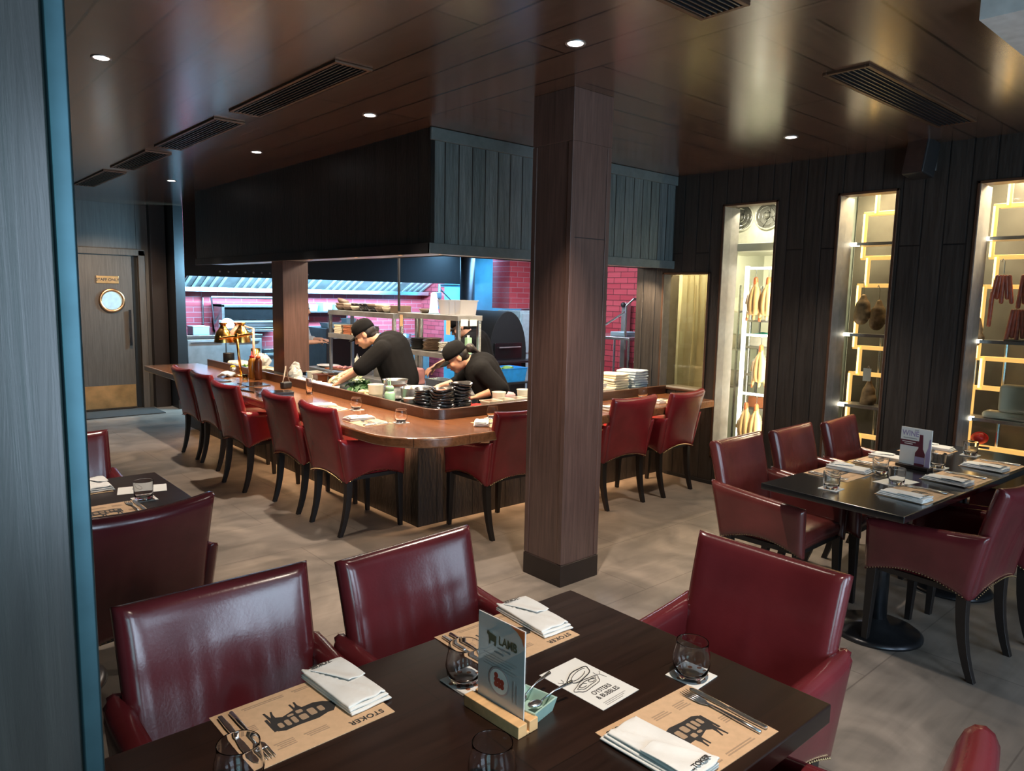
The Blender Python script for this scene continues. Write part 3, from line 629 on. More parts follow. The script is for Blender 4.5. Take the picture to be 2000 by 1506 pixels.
chair(T_bar, 2.495, 5.07, -90, 'red leather armchair tucked beside the chair at the bar corner, on its far side', G2)
chair(T_bar, 2.49, 4.43, -90, 'red leather armchair on the left side of the rounded bar corner', G2)
chair(T_bar, 3.20, 3.80, 0, 'red leather armchair on the right side of the rounded bar corner, left of the column', G2)
chair(T_bar, 4.33, 3.77, -2, 'red leather armchair at the bar just right of the wood column', G2)
chair(T_bar, 4.95, 3.75, 4, 'red leather armchair at the right end of the bar under the low window', G2)
chair(T_brown, 3.56, 1.83, 181, 'brown-red leather armchair at the near end of the wall side of the right-hand table', G3)
chair(T_brown, 4.11, 1.80, 182, 'brown-red leather armchair in the middle of the wall side of the right-hand table', G3)
chair(T_brown, 4.68, 1.77, 184, 'creased red armchair at the far end of the wall side of the right-hand table', G3)
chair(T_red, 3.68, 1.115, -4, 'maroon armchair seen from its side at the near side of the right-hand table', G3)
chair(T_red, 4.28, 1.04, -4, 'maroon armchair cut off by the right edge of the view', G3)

# ================================================================== tables
def table(name, label, cx, cy, w, d, rz, mat='table_wood', th=0.045, base='pedestal', bases=((0, 0),)):
    o = thing(name, label, 'table', (cx, cy, 0), rz)
    MB().box(-w/2, w/2, -d/2, d/2, 0.75-th, 0.75).build('tabletop', mat, o, bevel=0.004)
    for bx, by in bases:
        c = MB().lathe([(0.045, 0.02), (0.038, 0.7)], 20, (bx, by, 0)).build('pedestal', 'table_metal', o, smooth=True)
        MB().lathe([(0.21, 0.0), (0.21, 0.012), (0.19, 0.026), (0.06, 0.05), (0.045, 0.08)], 36, (bx, by, 0)).build('foot_plate', 'table_metal', o, smooth=True)
        MB().box(bx-0.17, bx+0.17, by-0.04, by+0.04, 0.75-th-0.025, 0.75-th).build('top_bracket', 'table_metal', o)
    return o
table('dining_table', 'dark wooden foreground table set for three beside the pillar', 0.865, 1.035, 1.30, 0.79, 0, bases=((-0.3, 0), (0.3, 0)))
rtb = table('dining_table', 'polished black table for six set by the lit wall windows', 4.06, 1.375, 1.85, 0.66, -2.6, mat='black_gloss', th=0.03, bases=((-0.42, -0.04), (0.5, -0.04)))
table('dining_table', 'small dark table with one water glass behind the grey pillar', 0.44, 3.29, 1.05, 0.70, 0, bases=((0, 0),))
# ================================================================== table settings
ZT = 0.7502
COW = [(-.070, .010), (-.074, .013), (-.078, .004), (-.084, -.010), (-.079, -.014), (-.066, -.009), (-.054, -.020), (-.036, -.028), (-.010, -.027), (-.006, -.040), (-.007, -.055), (-.003, -.055), (-.001, -.040), (.003, -.034), (.004, -.052), (.008, -.052), (.008, -.028), (.036, -.019), (.048, -.026), (.048, -.038), (.045, -.051), (.049, -.051), (.053, -.037), (.056, -.030), (.059, -.054), (.063, -.054), (.062, -.02), (.068, .006), (.064, .022), (.05, .029), (.02, .028), (-.02, .031), (-.045, .024), (-.056, .026)]
def mat_tpl():
    o = thing('placemat', '', 'placemat')
    MB().box(-.15, .15, -.1125, .1125, 0, .0012).build('sheet', 'kraft', o)
    MB().prism(COW, .0012, .0016).box(-.084, -.070, .004, .008, .0012, .0016).box(.064, .070, -.03, .02, .0012, .0016).build('cow_print', 'ink', o)
    c = MB()
    for a, b, y0, y1 in ((-.045, -.033, -.008, .012), (-.027, -.012, -.012, .014), (-.006, .010, -.002, .018), (.016, .026, -.006, .018), (.031, .041, -.004, .018), (.046, .056, -.002, .016), (-.006, .008, -.022, -.010), (.014, .028, -.018, -.011)):
        c.prism([(a+.002, y0), (b-.002, y0), (b, y0+.003), (b, y1-.003), (b-.002, y1), (a+.002, y1), (a, y1-.003), (a, y0+.003)], .0016, .0019)
    c.build('cut_windows', 'kraft_grey', o)
    k = MB()
    for a, b, y0, y1 in ((-.02, .03, .062, .082), (.05, .09, .058, .082), (.09, .125, -.03, -.005), (-.09, -.02, -.098, -.088), (.0, .09, -.098, -.090), (-.13, -.09, -.05, -.02)):
        n = max(2, int((y1-y0)/.006))
        for i in range(n): k.box(a, b-.004*(i % 3), y0+i*.006, y0+i*.006+.0032, .0012, .0015)
    tag(k.build('printed_lines', 'kraft_grey', o), kind='stuff')
    text('lettering', 'STOKER', .020, 'ink', o, (-.095, .092, .0013), bold=.0005, spacing=1.1)
    return o
def napkin_tpl(letter=True, fold=0):
    o = thing('napkin', '', 'napkin')
    for i in range(3):
        w = .100-.004*i; l = .205-.006*i; z = .004+.0062*i
        def fn(u, v, w=w, l=l, z=z, i=i):
            x = (u-.5)*w+.002*i; y = (v-.5)*l-.003*i
            return Vector((x, y, z+.0016*math.sin(9*u+5*v+i*2)*(1 if i == 2 else .4)+(.006*max(0, 1-abs((u-.5)*1.2+(v-.5)-.05)*9) if i == 2 else 0)))
        MB().slab(fn, .0058, .0035, 12, 16, w, l).build('folded_layer', 'cloth', o, smooth=True, weld=True)
    MB().slab(lambda u, v: Vector((-.045+.085*u*(1-.5*v), -.09+.10*v, .0235+.002*math.sin(6*u+3*v))), .003, .002, 8, 8, .08, .1).build('turned_flap', 'cloth', o, smooth=True, weld=True)
    if letter: text('lettering', 'STOKER', .016, 'ink', o, (.006, -.088, .0262), bold=.0004)
    return o
def knife_tpl():
    o = thing('knife', '', 'knife')
    MB().prism([(-.0045, -.095), (.0045, -.095), (.006, -.05), (.0045, -.004), (-.0045, -.004), (-.006, -.05)], 0.001, .0065).build('handle', 'steel', o, bevel=.0015)
    MB().prism([(-.0045, -.004), (.0045, -.004), (.0085, .03), (.009, .07), (.006, .09), (.0, .098), (-.0055, .088), (-.006, .02)], 0.002, .0036).build('blade', 'steel', o, bevel=.0005)
    return o
def fork_tpl():
    o = thing('fork', '', 'fork')
    MB().tube([(0, -.095, .003), (0, -.05, .004), (0, 0, .005), (0, .035, .004)], [.0045, .0045, .0028, .0028], 8).build('handle', 'steel', o, smooth=True)
    h = MB().prism([(-.003, .03), (.003, .03), (.011, .045), (.0118, .06), (-.0118, .06), (-.011, .045)], .002, .004)
    h.build('head', 'steel', o, bevel=.001)
    for i in range(4): 
        x = -.0103+.00687*i; MB().tube([(x, .058, .003), (x, .08, .002), (x*.95, .098, .0045)], [.0016, .0015, .0006], 6).build('tine', 'steel', o, smooth=True)
    return o
def tumbler_tpl(kind='tulip'):
    o = thing('water_glass', '', 'glass')
    if kind == 'tulip':
        out = [(.024, .0), (.030, .003), (.040, .022), (.0435, .042), (.0405, .062), (.0365, .078), (.0368, .0865), (.0367, .088)]
        inn = [(.0360, .0888), (.0353, .088), (.0350, .0865), (.0349, .078), (.039, .062), (.0418, .042), (.038, .024), (.026, .012), (.001, .011)]
    elif kind == 'tall':
        out = [(.024, .0), (.027, .003), (.028, .10), (.029, .1285), (.0288, .130)]; inn = [(.0282, .1305), (.0276, .130), (.0273, .1285), (.0265, .10), (.0255, .012), (.001, .011)]
    else:
        out = [(.030, .0), (.034, .003), (.0365, .03), (.0384, .0765), (.0383, .0778)]; inn = [(.0377, .0785), (.0371, .0778), (.0369, .0765), (.035, .03), (.0325, .016), (.001, .014)]
    MB().lathe([(.001, 0)]+out+inn, 32, cap0=True, cap1=True).build('bowl', 'glass', o, smooth=True); return o
def coaster_tpl():
    o = thing('coaster', '', 'coaster')
    MB().box(-.043, .043, -.043, .043, 0, .0022).build('tile', 'paper', o, bevel=.0008)
    p = MB()
    for i in range(9):
        a = 2*PI*i/9; r = .028 if i % 2 else .034
        p.lathe([(.006, .0022), (.006, .0025)], 8, (r*math.cos(a)*1.05, r*math.sin(a), 0))
    p.build('floral_print', 'terracotta', o); return o
TPL = {'mat': mat_tpl(), 'nap': napkin_tpl(), 'knife': knife_tpl(), 'fork': fork_tpl(), 'tulip': tumbler_tpl(), 'tall': tumbler_tpl('tall'), 'wide': tumbler_tpl('wide'), 'coaster': coaster_tpl()}
USED = set()
def put(key, x, y, z, rz, label, group=None):
    t = TPL[key]
    if key not in USED:
        USED.add(key); t.location = (x, y, z); t.rotation_euler = (0, 0, R(rz)); t['label'] = label
        if group: t['group'] = group
        return t
    return dup(t, (x, y, z), rz, label, group)
def rot2(dx, dy, rz): a = R(rz); return dx*math.cos(a)-dy*math.sin(a), dx*math.sin(a)+dy*math.cos(a)
def setting(x, y, rz, where, cutl=True, nap=(-.10, 0, 0), napz=.0017, z=ZT, matl=True):
    if matl: put('mat', x, y, z, rz, 'brown placemat with black cow print '+where, 'brown paper placemats')
    dx, dy = rot2(nap[0], nap[1], rz); put('nap', x+dx, y+dy, z+napz, rz+nap[2], 'folded white napkin on the placemat '+where, 'white cloth napkins')
    if cutl:
        for k, ox in (('knife', .135), ('fork', .112)):
            dx, dy = rot2(ox, 0.0, rz); put(k, x+dx, y+dy, z+.0018, rz, 'steel %s on the placemat %s' % (k, where), 'steel cutlery')
setting(.615, 1.325, 181, 'before the chair nearest the grey pillar', nap=(-.115, -.03, 3))
setting(1.172, 1.322, 180, 'behind the upright LAMB menu', nap=(-.115, -.025, -3))
setting(1.182, .780, -2, 'nearest the bright red chair at bottom right', nap=(-.105, -.01, 4))
put('coaster', 1.375, .905, ZT, 3, 'floral coaster under the glass at the right of the foreground table', 'square coasters')
put('tulip', 1.365, .900, ZT+.0025, 0, 'bulbous water glass on the floral coaster at the right of the foreground table', 'bulbous water glasses')
put('coaster', .955, 1.215, ZT, 0, 'coaster behind the upright lamb menu, mostly hidden', 'square coasters')
put('tulip', .950, 1.215, ZT+.0025, 0, 'bulbous water glass standing just behind the upright lamb menu', 'bulbous water glasses')
put('tulip', .43, 1.185, ZT+.0001, 0, 'bulbous water glass at the bottom left, by the knife and fork', 'bulbous water glasses')
put('tulip', .772, .905, ZT, 0, 'bulbous water glass at the bottom edge of the view below the lamb menu', 'bulbous water glasses')
# oyster card
oc = thing('menu_card', 'small cream card reading OYSTERS & BUBBLES with an oyster drawing', 'card', (1.167, 1.037, ZT), 2)
MB().box(-.062, .062, -.095, .095, 0, .0008).build('card_stock', 'paper', oc)
def ring(pts, r=.0008, z=.0014): return MB().tube([(a, b, z) for a, b in pts], r, 5)
def ell(cx, cy, a, b, t0, t1, ph=0, n=26, wob=0):
    o = []
    for i in range(n+1):
        t = R(t0+(t1-t0)*i/n); q = 1+wob*math.sin(5*t); x, y = a*math.cos(t)*q, b*math.sin(t)*q
        o.append((cx+x*math.cos(R(ph))-y*math.sin(R(ph)), cy+x*math.sin(R(ph))+y*math.cos(R(ph))))
    return o
dr = ring(ell(.006, .035, .044, .017, 0, 360, 14, wob=.06), .0013)
for q in (ell(.01, .035, .034, .011, 20, 200, 14), ell(.004, .033, .028, .007, 190, 340, 14), ell(-.008, -.004, .045, .016, 0, 360, 8, wob=.09), ell(-.006, -.003, .034, .009, 0, 360, 8, wob=.12), ell(-.02, -.002, .012, .006, 0, 300, 0), ell(.012, .0, .01, .005, 0, 300, 0)):
    d_ = ring(q); dr.add(d_.v, d_.f)
for q in (ell(.048, .018, .008, .012, 180, 360, -20), [(.046, .006), (.050, -.012)], ell(-.048, .045, .007, .010, 180, 360, 15), [(-.048, .036), (-.046, .022)]):
    d_ = ring(q, .0005); dr.add(d_.v, d_.f)
dr.build('oyster_drawing', 'ink', oc)
text('lettering', 'OYSTERS\n& BUBBLES', .0185, 'ink', oc, (.0, -.048, .0009), bold=.0003, sx=.82)
lm = MB()
for i in range(3): lm.box(-.04, .035-.01*i, -.078-.005*i, -.0765-.005*i, .0008, .0011)
lm.build('small_print', 'ink_grey', oc)
# upright lamb menu in its pine foot
sg = thing('menu_stand', 'upright white LAMB menu in clear acrylic on a pine wood foot', 'menu stand', (.925, 1.062, ZT), 3)
MB().box(-.028, -.0035, -.082, .082, 0, .026).box(.0035, .028, -.082, .082, 0, .026).box(-.0035, .0035, -.082, .082, 0, .006).build('wooden_foot', 'pine', sg, bevel=.0015)
MB().box(-.0030, -.0014, -.07, .07, .007, .212).box(.0014, .0030, -.07, .07, .007, .212).build('acrylic_sleeve', 'acrylic', sg)
MB().box(-.0012, .0012, -.0685, .0685, .008, .210).build('menu_sheet', 'paper', sg)
# artwork on the side facing the room: local -x side, reading left to right along -y
def art(mb_pts, mat, name, dx=-.0034): pass
def onsign(poly, mat, name, e=.0004, par=None, x=-.0031):
    M = Matrix(((0, 0, -1, x), (-1, 0, 0, 0), (0, 1, 0, 0), (0, 0, 0, 1)))   # (u,v,w) -> (-w+x, -u, v)
    mb = MB()
    for P in poly: mb.prism(P, 0, e, M)
    return mb.build(name, mat, par or sg)
def disc(cx, cy, r, n=28, sx=1): return [(cx+sx*r*math.cos(2*PI*i/n), cy+r*math.sin(2*PI*i/n)) for i in range(n)]
onsign([disc(-.002, .078, .030)], 'red_plate', 'plate_print'); onsign([disc(-.002, .078, .0265)], 'ceramic_white', 'plate_inner', .0006)
onsign([disc(-.010+.009*(i % 3), .070+.010*(i//3), .0062, 9) for i in range(7)], 'meat_print', 'stew_print', .0009)
onsign([[(-.036, .168), (-.033, .175), (-.020, .173), (-.012, .172), (-.012, .158), (-.014, .150), (-.017, .150), (-.018, .158), (-.029, .158), (-.030, .150), (-.033, .150), (-.034, .160)], [(-.040, .176), (-.034, .178), (-.031, .172), (-.035, .168), (-.040, .170)]], 'olive_print', 'sheep_print')
text('lettering', 'LAMB', .026, 'olive_print', sg, (-.0031, -.022, .166), (90, 0, -90), bold=.0006, sx=.82)
onsign([[(-.008, .148), (.030, .148), (.030, .1505), (-.008, .1505)], [(-.018, .137), (.010, .137), (.010, .1395), (-.018, .1395)]]+[[(-.05+.006*(i % 2), .128-.006*i), (.05-.008*(i % 3), .128-.006*i), (.05-.008*(i % 3), .1288-.006*i), (-.05+.006*(i % 2), .1288-.006*i)] for i in range(5)], 'ink_grey', 'small_print')
onsign([[(.030, .2095), (.0684, .2095), (.0684, .178), (.062, .192), (.048, .203)]], 'orange_print', 'corner_flash')
onsign([[(.040, .05), (.042, .05), (.042, .095), (.040, .095)], [(.049, .05), (.051, .05), (.051, .09), (.049, .09)]], 'ink_grey', 'cutlery_print')
# teal dish with two spoons
td = thing('sauce_dish', 'small square pale green dish holding two spoons beside the lamb menu', 'dish', (.985, 1.035, ZT), 12)
MB().prism([(-.034, -.034), (.034, -.034), (.034, .034), (-.034, .034)], 0, .004).build('base', 'teal_dish', td)
w_ = MB()
for a in range(4):
    Mz = Matrix.Rotation(PI/2*a, 4, 'Z'); w_.add([Mz @ Vector(v) for v in ((-.034, -.034, 0), (.034, -.034, 0), (.041, -.041, .03), (-.041, -.041, .03), (-.030, -.030, .004), (.030, -.030, .004), (.037, -.037, .03), (-.037, -.037, .03))], [(0, 1, 2, 3), (5, 4, 7, 6), (3, 2, 6, 7)])
w_.build('side_wall', 'teal_dish', td)
def spoon(x, y, z, rz, label):
    o = thing('spoon', label, 'spoon', (x, y, z), rz, 'spoons in the pale green dish')
    MB().ball((0, 0, 0), .018, 10, sc=(1, .68, .30)).build('bowl', 'steel', o, smooth=True)
    MB().tube([(.015, 0, .001), (.05, 0, .012), (.10, 0, .017)], [.0022, .0018, .0042], 8).build('handle', 'steel', o, smooth=True); return o
spoon(.975, 1.055, ZT+.026, 8, 'steel spoon whose handle points away from the lamb menu, farther one'); spoon(.985, 1.020, ZT+.026, -5, 'steel spoon whose handle points away from the lamb menu, nearer one')
# ---- right-hand table
for i, (x, y, rz, wh) in enumerate([(3.66, 1.60, 178, 'before the left brown chair'), (4.12, 1.575, 178, 'just left of the WINE menu'), (4.66, 1.53, 178, 'behind the WINE menu'),
                                  (3.54, 1.20, -3, 'at the right table\'s nearest corner'), (4.02, 1.18, -3, 'below the WINE menu'), (4.52, 1.16, -3, 'at the right edge of view')]):
    setting(x, y, rz, wh, nap=(-.105, .0, -4 if i > 2 else 5))
for x, y, l in ((3.32, 1.485, 'low tumbler near the left corner of the right-hand table'), (3.83, 1.47, 'low tumbler between two placemats left of the white card on the right-hand table'), (3.66, 1.325, 'tumbler on the small white card of the right-hand table'), (4.22, 1.33, 'tumbler just right of the wine sign'), (4.74, 1.33, 'tumbler at the far right of the right-hand table'), ):
    if 'card' not in l: put('coaster', x, y, ZT, 0, 'coaster under '+l, 'square coasters')
    put('wide', x, y, ZT+.0025, 0, l, 'straight water tumblers')
c2 = thing('menu_card', 'blank-looking white card under a tumbler on the right-hand table', 'card', (3.71, 1.345, ZT), 80)
MB().box(-.06, .06, -.1, .1, 0, .0008).build('card_stock', 'paper', c2)
ws = thing('menu_stand', 'upright WINE menu with a wine bottle picture on the right-hand table', 'menu stand', (4.10, 1.405, ZT), -8)
MB().box(-.03, .03, -.085, .085, 0, .018).build('dark_foot', 'chair_leg', ws, bevel=.002)
MB().box(-.003, .003, -.080, .080, .012, .215).build('menu_sheet', 'paper', ws)
def onw(P, m, n, e=.0004): return onsign(P, m, n, e, ws, -.0031)
onw([[(-.08, .118), (.02, .118), (.02, .148), (-.08, .148)]], 'wine_print', 'wine_band')
onw([[(.0, .012), (.052, .012), (.052, .085), (.040, .11), (.036, .185), (.019, .185), (.016, .11), (.002, .085)]], 'wine_print', 'bottle_print', .0007)
onw([[(.001, .03), (.051, .03), (.051, .066), (.001, .066)]], 'lilac_print', 'bottle_label', .001)
onw([[(.055, .012), (.079, .012), (.079, .17), (.070, .165), (.066, .12), (.055, .09)]], 'lilac_print', 'bottle_shadow_print', .0003)
text('lettering', 'WINE', .040, 'lilac_print', ws, (-.0031, .030, .183), (90, 0, -90), bold=.0008, sx=.85)
onw([[(-.066, .157), (.006, .157), (.006, .161), (-.066, .161)], [(-.01, .203), (.012, .203), (.012, .206), (-.01, .206)]], 'ink_grey', 'small_print')
onw([[(-.07, .136), (.0, .136), (.0, .140), (-.07, .140)], [(-.058, .126), (-.015, .126), (-.015, .130), (-.058, .130)]], 'paper', 'band_print', .0008)
# ---- small table behind the pillar
put('wide', .795, 3.175, ZT+.0025, 0, 'water tumbler on the small table behind the grey pillar', 'straight water tumblers')
put('coaster', .80, 3.185, ZT, 0, 'coaster under the tumbler on the small table behind the grey pillar', 'square coasters')
setting(.62, 3.08, 0, 'at the left table, near side', nap=(-.10, 0, 0))
setting(.58, 3.50, 180, 'at the left table, far side', nap=(-.11, .0, 0))
c3 = thing('menu_card', 'white card with a line drawing beside the tumbler on the small left table', 'card', (.835, 3.35, ZT), 75)
MB().box(-.062, .062, -.095, .095, 0, .0008).build('card_stock', 'paper', c3)
q = ring(ell(.0, .02, .03, .014, 0, 360, 30)); q.build('line_drawing', 'ink_grey', c3)
# ---- on the bar
setting(2.465, 4.25, -90, 'at the rounded bar corner', cutl=True, nap=(-.11, 0, 4)); setting(2.52, 4.90, -90, 'second from the bar corner', nap=(-.11, 0, -3))
setting(3.17, 3.72, 0, 'right of the bar corner', nap=(-.13, .02, -40)); setting(4.35, 3.72, 0, 'on the bar right of the column'); setting(4.97, 3.72, 0, 'on the bar by the right wall')
for k, x, y, l in (('tall', 2.745, 5.69, 'tall straight glass on the bar beside the short post'), ('tulip', 2.66, 4.745, 'bulbous glass on the bar between the two left placemats'), ('tulip', 2.635, 4.10, 'bulbous glass on the rounded corner of the bar'), ('tulip', 3.25, 3.875, 'bulbous glass on the bar above the chair back left of the column'), ('tulip', 4.97, 3.91, 'bulbous glass on the bar in front of the stacked linen')):
    if k == 'tulip': put('coaster', x, y, ZT, 0, 'coaster under '+l, 'square coasters')
    put(k, x, y, ZT+.0025, 0, l, 'bulbous water glasses' if k == 'tulip' else None)
def menu(x, y, rz, label, w=.16, d=.28, n=1, z=ZT, mat='black_gloss'):
    for i in range(n):
        o = thing('menu_folder', label if n == 1 else label+[', lowest', ', middle one', ', topmost'][i], 'menu', (x, y, z+.011*i), rz+2*i, 'menu folders lying on the bar')
        MB().box(-w/2, w/2, -d/2, d/2, 0, .003).box(-w/2, w/2, -d/2, d/2, .0072, .010).box(-w/2, -w/2+.004, -d/2, d/2, 0, .010).build('cover', mat, o, bevel=.001)
        MB().box(-w/2+.006, w/2-.006, -d/2+.005, d/2-.005, .003, .0072).build('pages', 'paper', o)
menu(2.48, 5.78, 75, 'black folder in the pile on the bar behind the third chair', n=3)
menu(2.45, 6.16, 10, 'dark menu folder lying flat past the black menu pile')
menu(2.40, 6.55, 4, 'dark menu folder by the second chair from the far end of the bar'); menu(2.60, 6.52, 0, 'dark menu folder beside the sauce bottles', w=.2)
menu(2.42, 7.0, 2, 'dark menu folder by the farthest bar chair', w=.2)
# wire easel / folded bag
es = thing('folding_stand', 'small black leather pouch with an upright wooden strap on the bar before the short post', 'stand', (2.74, 6.14, ZT), 20)
MB().box(-.05, .05, -.03, .03, 0, .06).build('pouch', 'black', es, bevel=.015, seg=3)
MB().tube([(-.045, 0, .04), (-.02, 0, .11), (0, 0, .20)], .006, 6).build('strap', 'ceramic_cream', es); MB().tube([(.045, 0, .04), (.02, 0, .11), (0, 0, .20)], .006, 6).build('strap', 'ceramic_brown', es)
# double heat lamp
hl = thing('heat_lamp', 'brass heat lamp with two domed shades on the far part of the bar', 'heat lamp', (2.76, 7.24, .752), -41)
MB().lathe([(.075, 0), (.075, .008), (.02, .02)], 28).build('foot', 'gold', hl, smooth=True)
MB().tube([(0, 0, .01), (-.035, 0, .41)], .0135, 12).build('post', 'gold', hl, smooth=True)
MB().tube([(-.21, 0, .375), (.125, 0, .43)], .0125, 12).box(-.05, -.02, -.018, .018, .39, .43).build('crossbar', 'gold', hl, bevel=.003)
shade_prof = [(.090, 0), (.089, .015), (.082, .065), (.066, .110), (.042, .138), (.030, .152), (.029, .178), (.040, .190), (.040, .198), (.001, .198), (.001, .186), (.026, .17), (.060, .105), (.086, .002)]
for sx, sz in ((-.205, .33), (-.02, .335)):
    MB().lathe(shade_prof, 32, (sx, .10, sz), cap0=False, cap1=False).build('lamp_shade', 'gold', hl, smooth=True)
    MB().tube([(sx, 0, .385+.05*(sx+.2)), (sx, .02, .40)], .006, 8).build('shade_arm', 'gold', hl, smooth=True)
spot('heat_lamp_beam', (2.70, 7.42, 1.12), 5, (1, .7, .4), 110, .5, .02, aim=(2.7, 7.42, .7))
hl2 = thing('heat_lamp', 'peach copper heat lamp shade half hidden by the short post', 'heat lamp', (3.02, 7.55, .7605), 0)
MB().lathe([(.075, 0), (.075, .008), (.02, .02)], 28).build('foot', 'copper_matte', hl2, smooth=True)
MB().tube([(0, 0, .01), (0, 0, .45)], .0125, 12).build('post', 'copper_matte', hl2, smooth=True)
MB().lathe(shade_prof, 32, (-.16, .02, .32), cap0=False, cap1=False).build('lamp_shade', 'copper_matte', hl2, smooth=True)
MB().tube([(0, 0, .45), (-.16, .02, .50)], .008, 8).build('shade_arm', 'copper_matte', hl2)
# squeeze bottles on the bar
def sq_bottle(x, y, z, lab, m, top, h=.19, r=.032, grp=None):
    o = thing('squeeze_bottle', lab, 'bottle', (x, y, z), 0, grp)
    MB().lathe([(r*.9, 0), (r, .006), (r, h*.72), (r*.75, h*.82), (r*.55, h*.86)], 20).build('body', m, o, smooth=True)
    MB().lathe([(r*.62, h*.86), (r*.62, h*.93), (r*.2, h*.95), (r*.1, h*1.12)], 16).build('nozzle', top, o, smooth=True); return o
sq_bottle(2.775, 6.99, .751, 'amber sauce bottle on the bar in front of the brass heat lamp', 'sauce_amber', 'red_plastic', .24, .036)
sq_bottle(2.80, 6.90, .751, 'dark brown sauce bottle on the bar next to the amber one', 'sauce_brown', 'orange_print', .24, .036)
# ================================================================== kitchen
ZP = 0.7605
# extraction canopy: dark fascia in front, sloping baffle filters at the back wall
ec = thing('extraction_canopy', 'long stainless extraction canopy with sloping filters above the pink brick wall', 'extractor', (3.3, 9.6, 1.58))
def eb(nm, m, x0, x1, y0, y1, z0, z1, **k): return MB().box(x0-3.3, x1-3.3, y0-9.6, y1-9.6, z0-1.58, z1-1.58).build(nm, m, ec, **k)
eb('front_fascia', 'black_matte', 2.985, 7.5, 9.55, 9.6, 1.775, HC)
eb('gutter', 'steel', 3.32, 7.45, 10.70, 10.995, 1.575, 1.64, bevel=.004)
fl = MB()
for i in range(34):
    x = 0.04+i*0.122
    if i % 6 == 5: continue
    fl.box(x, x+.045, 0, .02, 0, 1)
M = Matrix.Translation((0.0, 1.20, .06)) @ Matrix.Shear('XY', 4, (0, 0)).to_4x4()
def slope(v): return (v[0], 1.26-v[2]*.75+v[1], .06+v[2]*.36)
fl.v = [slope(v) for v in fl.v]; fl.build('baffle_filter', 'filter_metal', ec)
bk = MB().box(0.02, 4.15, .03, .045, 0, 1); bk.v = [slope(v) for v in bk.v]; bk.build('filter_backing', 'steel_dull', ec)
# fascia bolts
bo = MB()
for i in range(12): bo.lathe([(.012, 0), (.012, .006)], 8, (0.10+.11*i, -.052, .26), Matrix.Rotation(R(90), 4, 'X'))
bo.build('bolt_row', 'steel_dark', ec)
# wall-mounted salamander grill
sg_ = thing('salamander_grill', 'stainless salamander grill on brackets on the pink brick wall', 'grill', (4.2, 10.6, 1.0))
S0 = MB().box(-.42, .50, -.02, .38, .0, .03).box(-.42, .50, -.02, .38, .36, .40).box(-.42, -.38, -.02, .38, 0, .4).box(.46, .50, -.02, .38, 0, .4).box(-.42, .5, .30, .38, 0, .4)
S0.build('housing', 'steel', sg_, bevel=.004)
MB().box(-.37, .45, .04, .06, .18, .35).build('oven_opening', 'black_gloss', sg_)
MB().box(-.38, .46, -.03, -.012, .14, .165).box(-.38, .46, -.01, .3, .05, .06).build('grill_rack', 'steel_dull', sg_)
MB().tube([(-.55, .02, .50), (.45, .02, .50)], .018, 8).tube([(-.55, .38, .50), (-.55, .02, .50), (-.38, .38, .0)], .013, 8).tube([(.45, .38, .50), (.45, .02, .50)], .013, 8).tube([(-.55, .38, .5), (-.55, .38, .1)], .013, 8).build('support_frame', 'steel', sg_)
# steel units along the back wall
def unit(x0, x1, y0, y1, z1, label, nd=2, mat='steel', doors='steel_dull'):
    o = thing('kitchen_unit', label, 'cabinet', (x0, y0, 0))
    MB().box(0, x1-x0, .02, y1-y0, .08, z1-.04).build('carcass', mat, o); MB().box(-.0, x1-x0, -.01, y1-y0, z1-.04, z1).build('worktop', 'steel', o, bevel=.003)
    MB().box(.03, x1-x0-.03, .06, y1-y0, 0, .08).build('plinth', 'steel_dark', o)
    w = (x1-x0)/nd
    for i in range(nd):
        dd = MB().box(w*i+.01, w*(i+1)-.01, -.0, .02, .1, z1-.06).build('door', doors, o, bevel=.003)
        MB().box(w*i+.05, w*(i+1)-.05, -.02, -.001, z1-.11, z1-.09).build('handle', 'steel', dd)
    return o
unit(3.20, 4.25, 10.3, 10.95, .98, 'tall stainless unit at the left end of the back wall', 2)
unit(4.27, 5.6, 10.3, 10.95, .76, 'long low stainless unit under the salamander grill', 3)
unit(5.62, 7.2, 10.3, 10.95, .80, 'stainless unit at the right end of the back wall', 3)
# equipment on the back units
def boxthing(name, label, cat, x, y, z, w, d, h, m, rz=0, bev=.006, grp=None, lid=None, open_=False, t=.006):
    o = thing(name, label, cat, (x, y, z), rz, grp)
    if open_:
        b = MB().box(-w/2, w/2, -d/2, d/2, 0, t); k = 1.12
        for (ax, ay, bx, by) in ((-1, -1, 1, -1), (1, -1, 1, 1), (1, 1, -1, 1), (-1, 1, -1, -1)):
            p = [(ax*w/2, ay*d/2, 0), (bx*w/2, by*d/2, 0), (bx*w/2*k, by*d/2*k, h), (ax*w/2*k, ay*d/2*k, h)]
            q = [(v[0]*(1-2*t/w), v[1]*(1-2*t/d), v[2]) for v in p]
            b.add(p+q, [(0, 1, 2, 3), (7, 6, 5, 4), (3, 2, 6, 7)])
        b.build('tub', m, o)
        r = MB()
        for (a0, a1, b0, b1) in ((-k*w/2-.006, k*w/2+.006, -k*d/2-.006, -k*d/2+.002), (-k*w/2-.006, k*w/2+.006, k*d/2-.002, k*d/2+.006), (-k*w/2-.006, -k*w/2+.002, -k*d/2, k*d/2), (k*w/2-.002, k*w/2+.006, -k*d/2, k*d/2)): r.box(a0, a1, b0, b1, h-.004, h+.003)
        r.build('rim', m, o)
    else:
        MB().box(-w/2, w/2, -d/2, d/2, 0, h).build('body', m, o, bevel=bev)
    if lid: MB().box(-w/2-.004, w/2+.004, -d/2-.004, d/2+.004, h, h+.012).build('lid', lid, o, bevel=.003)
    return o
boxthing('food_container', 'pale teal box on the tall unit, left of the slicer', 'container', 3.42, 10.5, .98, .22, .25, .11, 'blue_bag', lid='poly_grey')
